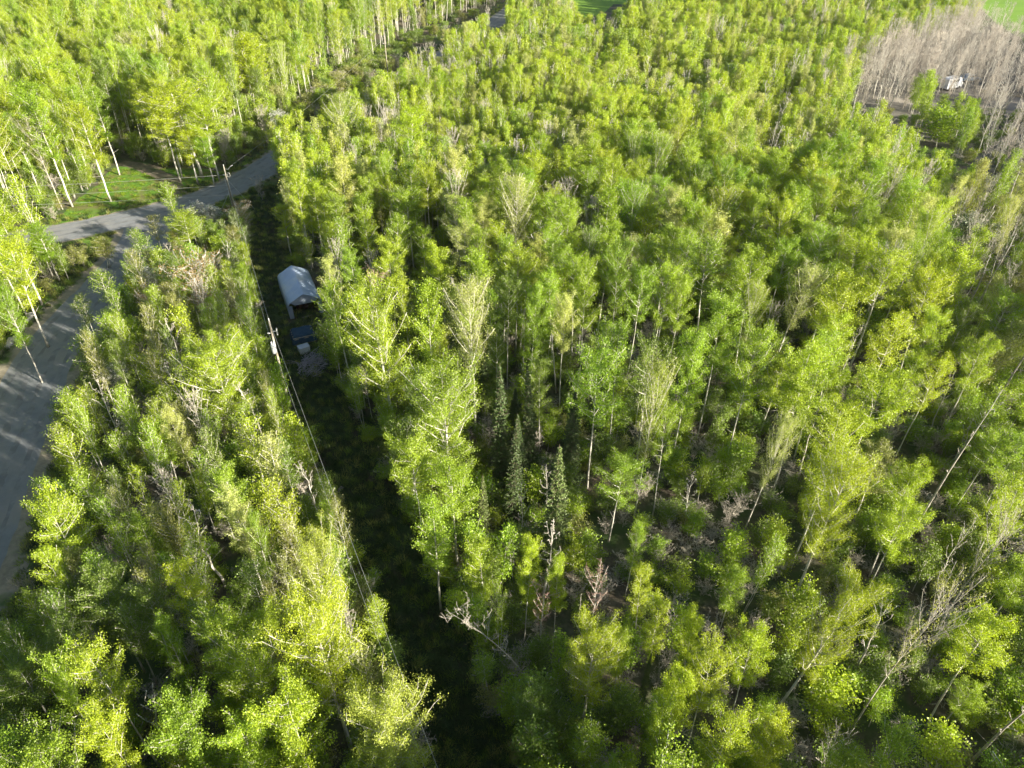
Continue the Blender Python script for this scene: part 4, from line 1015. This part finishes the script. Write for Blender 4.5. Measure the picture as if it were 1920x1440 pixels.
# leafy edge crowding the trail
for X, Y in grid(-40, 12, 14, 66, 1.7):
    z = zone(X, Y); dt = dist_line(X, Y, TRAIL)
    if z == 'near' and 2.6 < dt < 7: add(pick(('sapling', 3), ('birch', 2), ('tall', 1)), X, Y, fr.uniform(4, 7.5), fr.uniform(1.8, 2.8), pick(('dk', 3), ('grn', 2), ('mid', 1.5)), z, 1.6)
    elif z == 'island' and 2.4 < dt < 5: add('sapling', X, Y, fr.uniform(2, 4), fr.uniform(1.6, 2.4), pick(('dk', 3), ('olive', 2), ('mid', 1)), z, 1.2)
for X, Y in grid(-14, 8, 22, 66, 3.2):  # more trees right of the trail, added to shade it
    if zone(X, Y) == 'near' and fr.random() < .6: add(pick(('tall', 3), ('birch', 1), ('aspen', 1)), X, Y, fr.uniform(7.5, 10.5), fr.uniform(2.2, 3.2), pick(('dk', 3), ('grn', 2), ('mid', 1)), 'near', 3.0)
# spruces scattered in the central hollow
for X, Y in [(fr.uniform(-9, 12), fr.uniform(36, 60)) for _ in range(24)]:
    if zone(X, Y) == 'near': add('spruce', X, Y, fr.uniform(5.5, 9.5), fr.uniform(2.4, 3.4), 'spruce', 'near', 1.8)
print('fill', len(fill))
fill.sort(key=lambda t: -t[7])
KN = dict(aspen_tree='aspen', birch_tree='birch', young_poplar='young poplar', sapling='leafy sapling', shrub='leafy shrub', bare_tree='leafless tree', dead_tree='dead trunk', spruce_tree='spruce', bare_bush='leafless bush', blossoming_tree='blossoming tree')
TN = dict(lime='bright lime', yel='bright yellow-green', grn='green', mid='mid-green', dk='dark green', pale='pale green', olive='olive', grey='grey', spruce='dark', cream='cream', blossom='white')
rest = []
LM = [(413, 722, 'lone bright aspen'), (374, 535, 'orange-budded maple'), (187, 777, 'pale olive spruce'), (313, 925, 'bare white-branched tree'), (60, 700, 'near road'), (200, 420, 'cross road'),
      (518, 640, 'transformer pole'), (560, 550, 'fabric shelter'), (560, 630, 'navy tarp'), (425, 350, 'junction pole'), (210, 378, 'lawn'), (343, 200, 'driveway clump'), (540, 295, 'spire-shaped poplars'),
      (590, 1105, 'cream-crowned aspen'), (737, 1365, 'pale bottom-edge aspen'), (353, 1117, 'small bright aspen crown'), (200, 1270, 'rounded lower-left aspen'), (110, 1007, 'roadside yellow-green aspen'),
      (722, 650, 'large long-trunked aspen'), (882, 625, 'large pale centre aspen'), (832, 790, 'dense green centre aspen'), (998, 830, 'central spruce row'), (1043, 975, 'tall sunlit spruce'), (967, 405, 'pale white-branched aspen'),
      (1070, 400, 'three bare trees'), (767, 245, 'tall upper-centre aspen'), (1117, 715, 'tall round-crowned aspen'), (1218, 775, 'tan-topped aspen'), (1017, 1133, 'bent white trunk'), (1107, 1245, 'round lower-centre aspen'),
      (1323, 1285, 'row of yellow aspens'), (1520, 1180, 'thick leaning trunk'), (1548, 965, 'broad lower-right aspen'), (1690, 1150, 'leafless leaning aspen'), (1830, 1225, 'sprawling bright aspen'), (1643, 700, 'bright right-hand cluster'),
      (1413, 600, 'tan-twigged small aspen'), (1487, 585, 'dark spruce hollow'), (1860, 540, 'leaning dead pole'), (1813, 450, 'silvery tree'), (1780, 160, 'white vehicle'), (1770, 235, 'green clump in the brush'),
      (930, 40, 'far bend of the road'), (1100, 15, 'far green field'), (1890, 25, 'corner field'), (1265, 100, 'bare grey upper tree'), (720, 1000, 'dark trail'), (847, 277, 'pinkish-grey bare tree'), (1850, 1000, 'right-edge dead trunks'), (1350, 900, 'twin bare trunks'), (633, 225, 'bare-topped pale aspen'), (650, 90, 'brushy road strip')]
ORD = ['nearest', 'second nearest', 'third nearest', 'fourth nearest', 'fifth nearest', 'sixth nearest', 'seventh nearest', 'eighth nearest']
plural = lambda w: w + 'es' if w.endswith(('ch', 'sh')) else w + 's'
todo = []
for it in fill:
    kind, X, Y, h, w, tint, z, sc = it; nm = NAMES[kind]
    if sc > 0 and ntree.get(nm, 0) < 300:
        ntree[nm] = ntree.get(nm, 0) + 1
        size = 'tall ' if h > 12 and nm == 'aspen_tree' else ('low ' if h < 1.8 else '')
        col_ = 'grey' if kind in ('bare', 'whip', 'bush', 'pole') else TN[tint]
        base = f"{size}{col_} {KN[nm]}" if kind != 'pale' else f"thin-leaved {col_} aspen"
        px, py = proj(X, Y, h * .6); m_ = min(LM, key=lambda q: math.hypot(q[0] - px, q[1] - py)); dx, dy = px - m_[0], py - m_[1]
        rel = ('right of' if dx > 0 else 'left of') if abs(dx) > abs(dy) * .8 else ('in front of' if dy > 0 else 'behind')
        o = plant(kind, X, Y, h, w, tint, base, lean=(fr.gauss(0, .035), fr.gauss(0, .035)))
        todo.append((base, rel, m_[2], math.hypot(dx, dy), o, z, KN[nm], col_))
    else: rest.append(it)
buckets = {}
for t in todo: buckets.setdefault(t[:3], []).append(t)
for (base, rel, lm, ), L in buckets.items():
    L.sort(key=lambda t: t[3])
    for k, t in enumerate(L):
        if len(L) == 1: t[4]['label'] = f"{base} {rel} the {lm}"
        else: t[4]['label'] = f"{base} {rel} the {lm}, {ORD[k]}" if k < 8 else f"{base} farther {rel} the {lm}"
        t[4]['group'] = f"{t[7]} {plural(t[6])} {ZL[t[5]]}" if k < 8 else f"{plural(base)} farther {rel} the {lm}"
print('individual', ntree, 'rest', len(rest))

def make_far_wood(name, items, label, cat):
    """everything past the individual trees: one object, instances of the same trees on points"""
    lib = bpy.data.collections.new(name + '_kinds'); keys = {}; order = []
    for it in items:
        kk = (it[0], it[5])
        if kk not in keys:
            keys[kk] = []
            for v in range(min(3, len(PROTO[it[0]]))):
                tm, cm, H, Rc, cf = PROTO[it[0]][v]
                jm = JOIN.get((it[0], v)) or JOIN.setdefault((it[0], v), join_meshes([cm, tm], it[0] + '_whole'))
                o = bpy.data.objects.new('woodland_tree_%03d' % len(order), jm); lib.objects.link(o)
                for sl in o.material_slots:
                    bm_ = sl.material
                    if bm_ in (M['leaf'], M['needle'], M['blossom']):
                        sl.link = 'OBJECT'; sl.material = TM.get((bm_.name, it[5])) or TM.setdefault((bm_.name, it[5]), leaf_material(bm_.name + '_' + it[5], *LP[bm_.name], tint=TINT[it[5]]))
                keys[kk].append((len(order), H, Rc)); order.append(o)
    n = len(items); P = np.zeros((n, 3), np.float32); RO = np.zeros((n, 3), np.float32); S = np.zeros((n, 3), np.float32); I = np.zeros(n, np.int32)
    for i, (kind, X, Y, h, w, tint, z, sc) in enumerate(items):
        k, H, Rc = fr.choice(keys[(kind, tint)])
        P[i] = (X, Y, 0); RO[i] = (fr.gauss(0, .035), fr.gauss(0, .035), fr.random() * 6.28); s = w / (2 * Rc); S[i] = (s, s, h / H); I[i] = k
    me = bpy.data.meshes.new(name); me.vertices.add(n); me.vertices.foreach_set('co', P.reshape(-1))
    a = me.attributes.new('turn', 'FLOAT_VECTOR', 'POINT'); a.data.foreach_set('vector', RO.reshape(-1))
    a = me.attributes.new('size', 'FLOAT_VECTOR', 'POINT'); a.data.foreach_set('vector', S.reshape(-1))
    a = me.attributes.new('which', 'INT', 'POINT'); a.data.foreach_set('value', I)
    me.update()
    o = bpy.data.objects.new(name, me); COL.objects.link(o); tag(o, label, cat, kind='stuff')
    ng = bpy.data.node_groups.new(name, 'GeometryNodeTree')
    ng.interface.new_socket('Geometry', in_out='INPUT', socket_type='NodeSocketGeometry'); ng.interface.new_socket('Geometry', in_out='OUTPUT', socket_type='NodeSocketGeometry')
    n_, l = ng.nodes, ng.links
    gi = n_.new('NodeGroupInput'); go = n_.new('NodeGroupOutput'); ip = n_.new('GeometryNodeInstanceOnPoints'); ci = n_.new('GeometryNodeCollectionInfo')
    ci.inputs[0].default_value = lib; ci.inputs['Separate Children'].default_value = True; ci.inputs['Reset Children'].default_value = True
    def na(nm, t):
        x = n_.new('GeometryNodeInputNamedAttribute'); x.data_type = t; x.inputs['Name'].default_value = nm; return x.outputs['Attribute']
    l.new(gi.outputs[0], ip.inputs['Points']); l.new(ci.outputs[0], ip.inputs['Instance']); ip.inputs['Pick Instance'].default_value = True
    l.new(na('which', 'INT'), ip.inputs['Instance Index'])
    er = n_.new('FunctionNodeEulerToRotation'); l.new(na('turn', 'FLOAT_VECTOR'), er.inputs[0]); l.new(er.outputs[0], ip.inputs['Rotation'])
    l.new(na('size', 'FLOAT_VECTOR'), ip.inputs['Scale']); l.new(ip.outputs[0], go.inputs[0])
    m = o.modifiers.new('wood', 'NODES'); m.node_group = ng
    return o
tufts = []
def strew(L, wid, n, tints):
    for _ in range(n):
        i = fr.randrange(len(L) - 1); t = fr.random(); a, b = L[i], L[i + 1]; k = math.hypot(b[0] - a[0], b[1] - a[1]) + 1e-6; d = fr.uniform(-wid, wid)
        X = a[0] + (b[0] - a[0]) * t - (b[1] - a[1]) / k * d; Y = a[1] + (b[1] - a[1]) * t + (b[0] - a[0]) / k * d
        if dist_line(X, Y, LOWER) < 4.6 or dist_line(X, Y, UPPER) < 3.5: continue
        w = fr.uniform(.5, 1.3); tufts.append(('tuft', X, Y, fr.uniform(.2, .7), w, pick(*tints), 'x', 0))
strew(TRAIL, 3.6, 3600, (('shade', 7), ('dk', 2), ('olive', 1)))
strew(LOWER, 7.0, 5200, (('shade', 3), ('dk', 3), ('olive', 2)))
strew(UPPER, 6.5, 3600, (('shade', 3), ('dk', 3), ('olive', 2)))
for _ in range(1300):
    X, Y = fr.uniform(-75, -38), fr.uniform(96, 126)
    if inpoly(X, Y, LAWN) and dist_line(X, Y, UPPER) > 3.6 and dist_line(X, Y, DRIVE) > 1.4: tufts.append(('tuft', X, Y, fr.uniform(.12, .35), fr.uniform(.5, 1.2), pick(('grn', 3), ('dk', 2), ('olive', 1.5)), 'x', 0))
PROTO['tuft'] = [(None, None, .42, .28, .5)] * 3
JOIN = {('tuft', v): tuft(v) for v in range(3)}; TM = {}; LP = dict(aspen_leaves=(.45,), spruce_needles=(.2,), white_blossom=(.35, (.10, .17, .05), .25))
UNDER = ('shrub', 'bush')
make_far_wood('far_wood', [i for i in rest if i[0] not in UNDER], 'dense spring wood of young trees filling the distance, plus unseen trees added for shade', 'wood')
make_far_wood('undergrowth', [i for i in rest if i[0] in UNDER], 'low leafy and twiggy undergrowth covering the forest floor', 'undergrowth')
make_far_wood('grass', tufts, 'rough grass tufts on the trail, lawn and road verges', 'grass')

# faint evening air: one closed box round the camera and everything seen
HAZE = .00005
b = MB(); b.box((0, 250, 29), (1100, 800, 62))
hm = bpy.data.materials.new('air'); hm.use_nodes = True; n = hm.node_tree.nodes; n.clear()
pv = n.new('ShaderNodeVolumePrincipled'); pv.inputs['Density'].default_value = HAZE; pv.inputs['Color'].default_value = (.95, .95, .9, 1); pv.inputs['Anisotropy'].default_value = .2
oo = n.new('ShaderNodeOutputMaterial'); hm.node_tree.links.new(pv.outputs[0], oo.inputs['Volume'])
hz = bpy.data.objects.new('haze', b.mesh('haze', hm)); COL.objects.link(hz); tag(hz, 'thin pale evening haze over the whole wood', 'haze', kind='stuff')
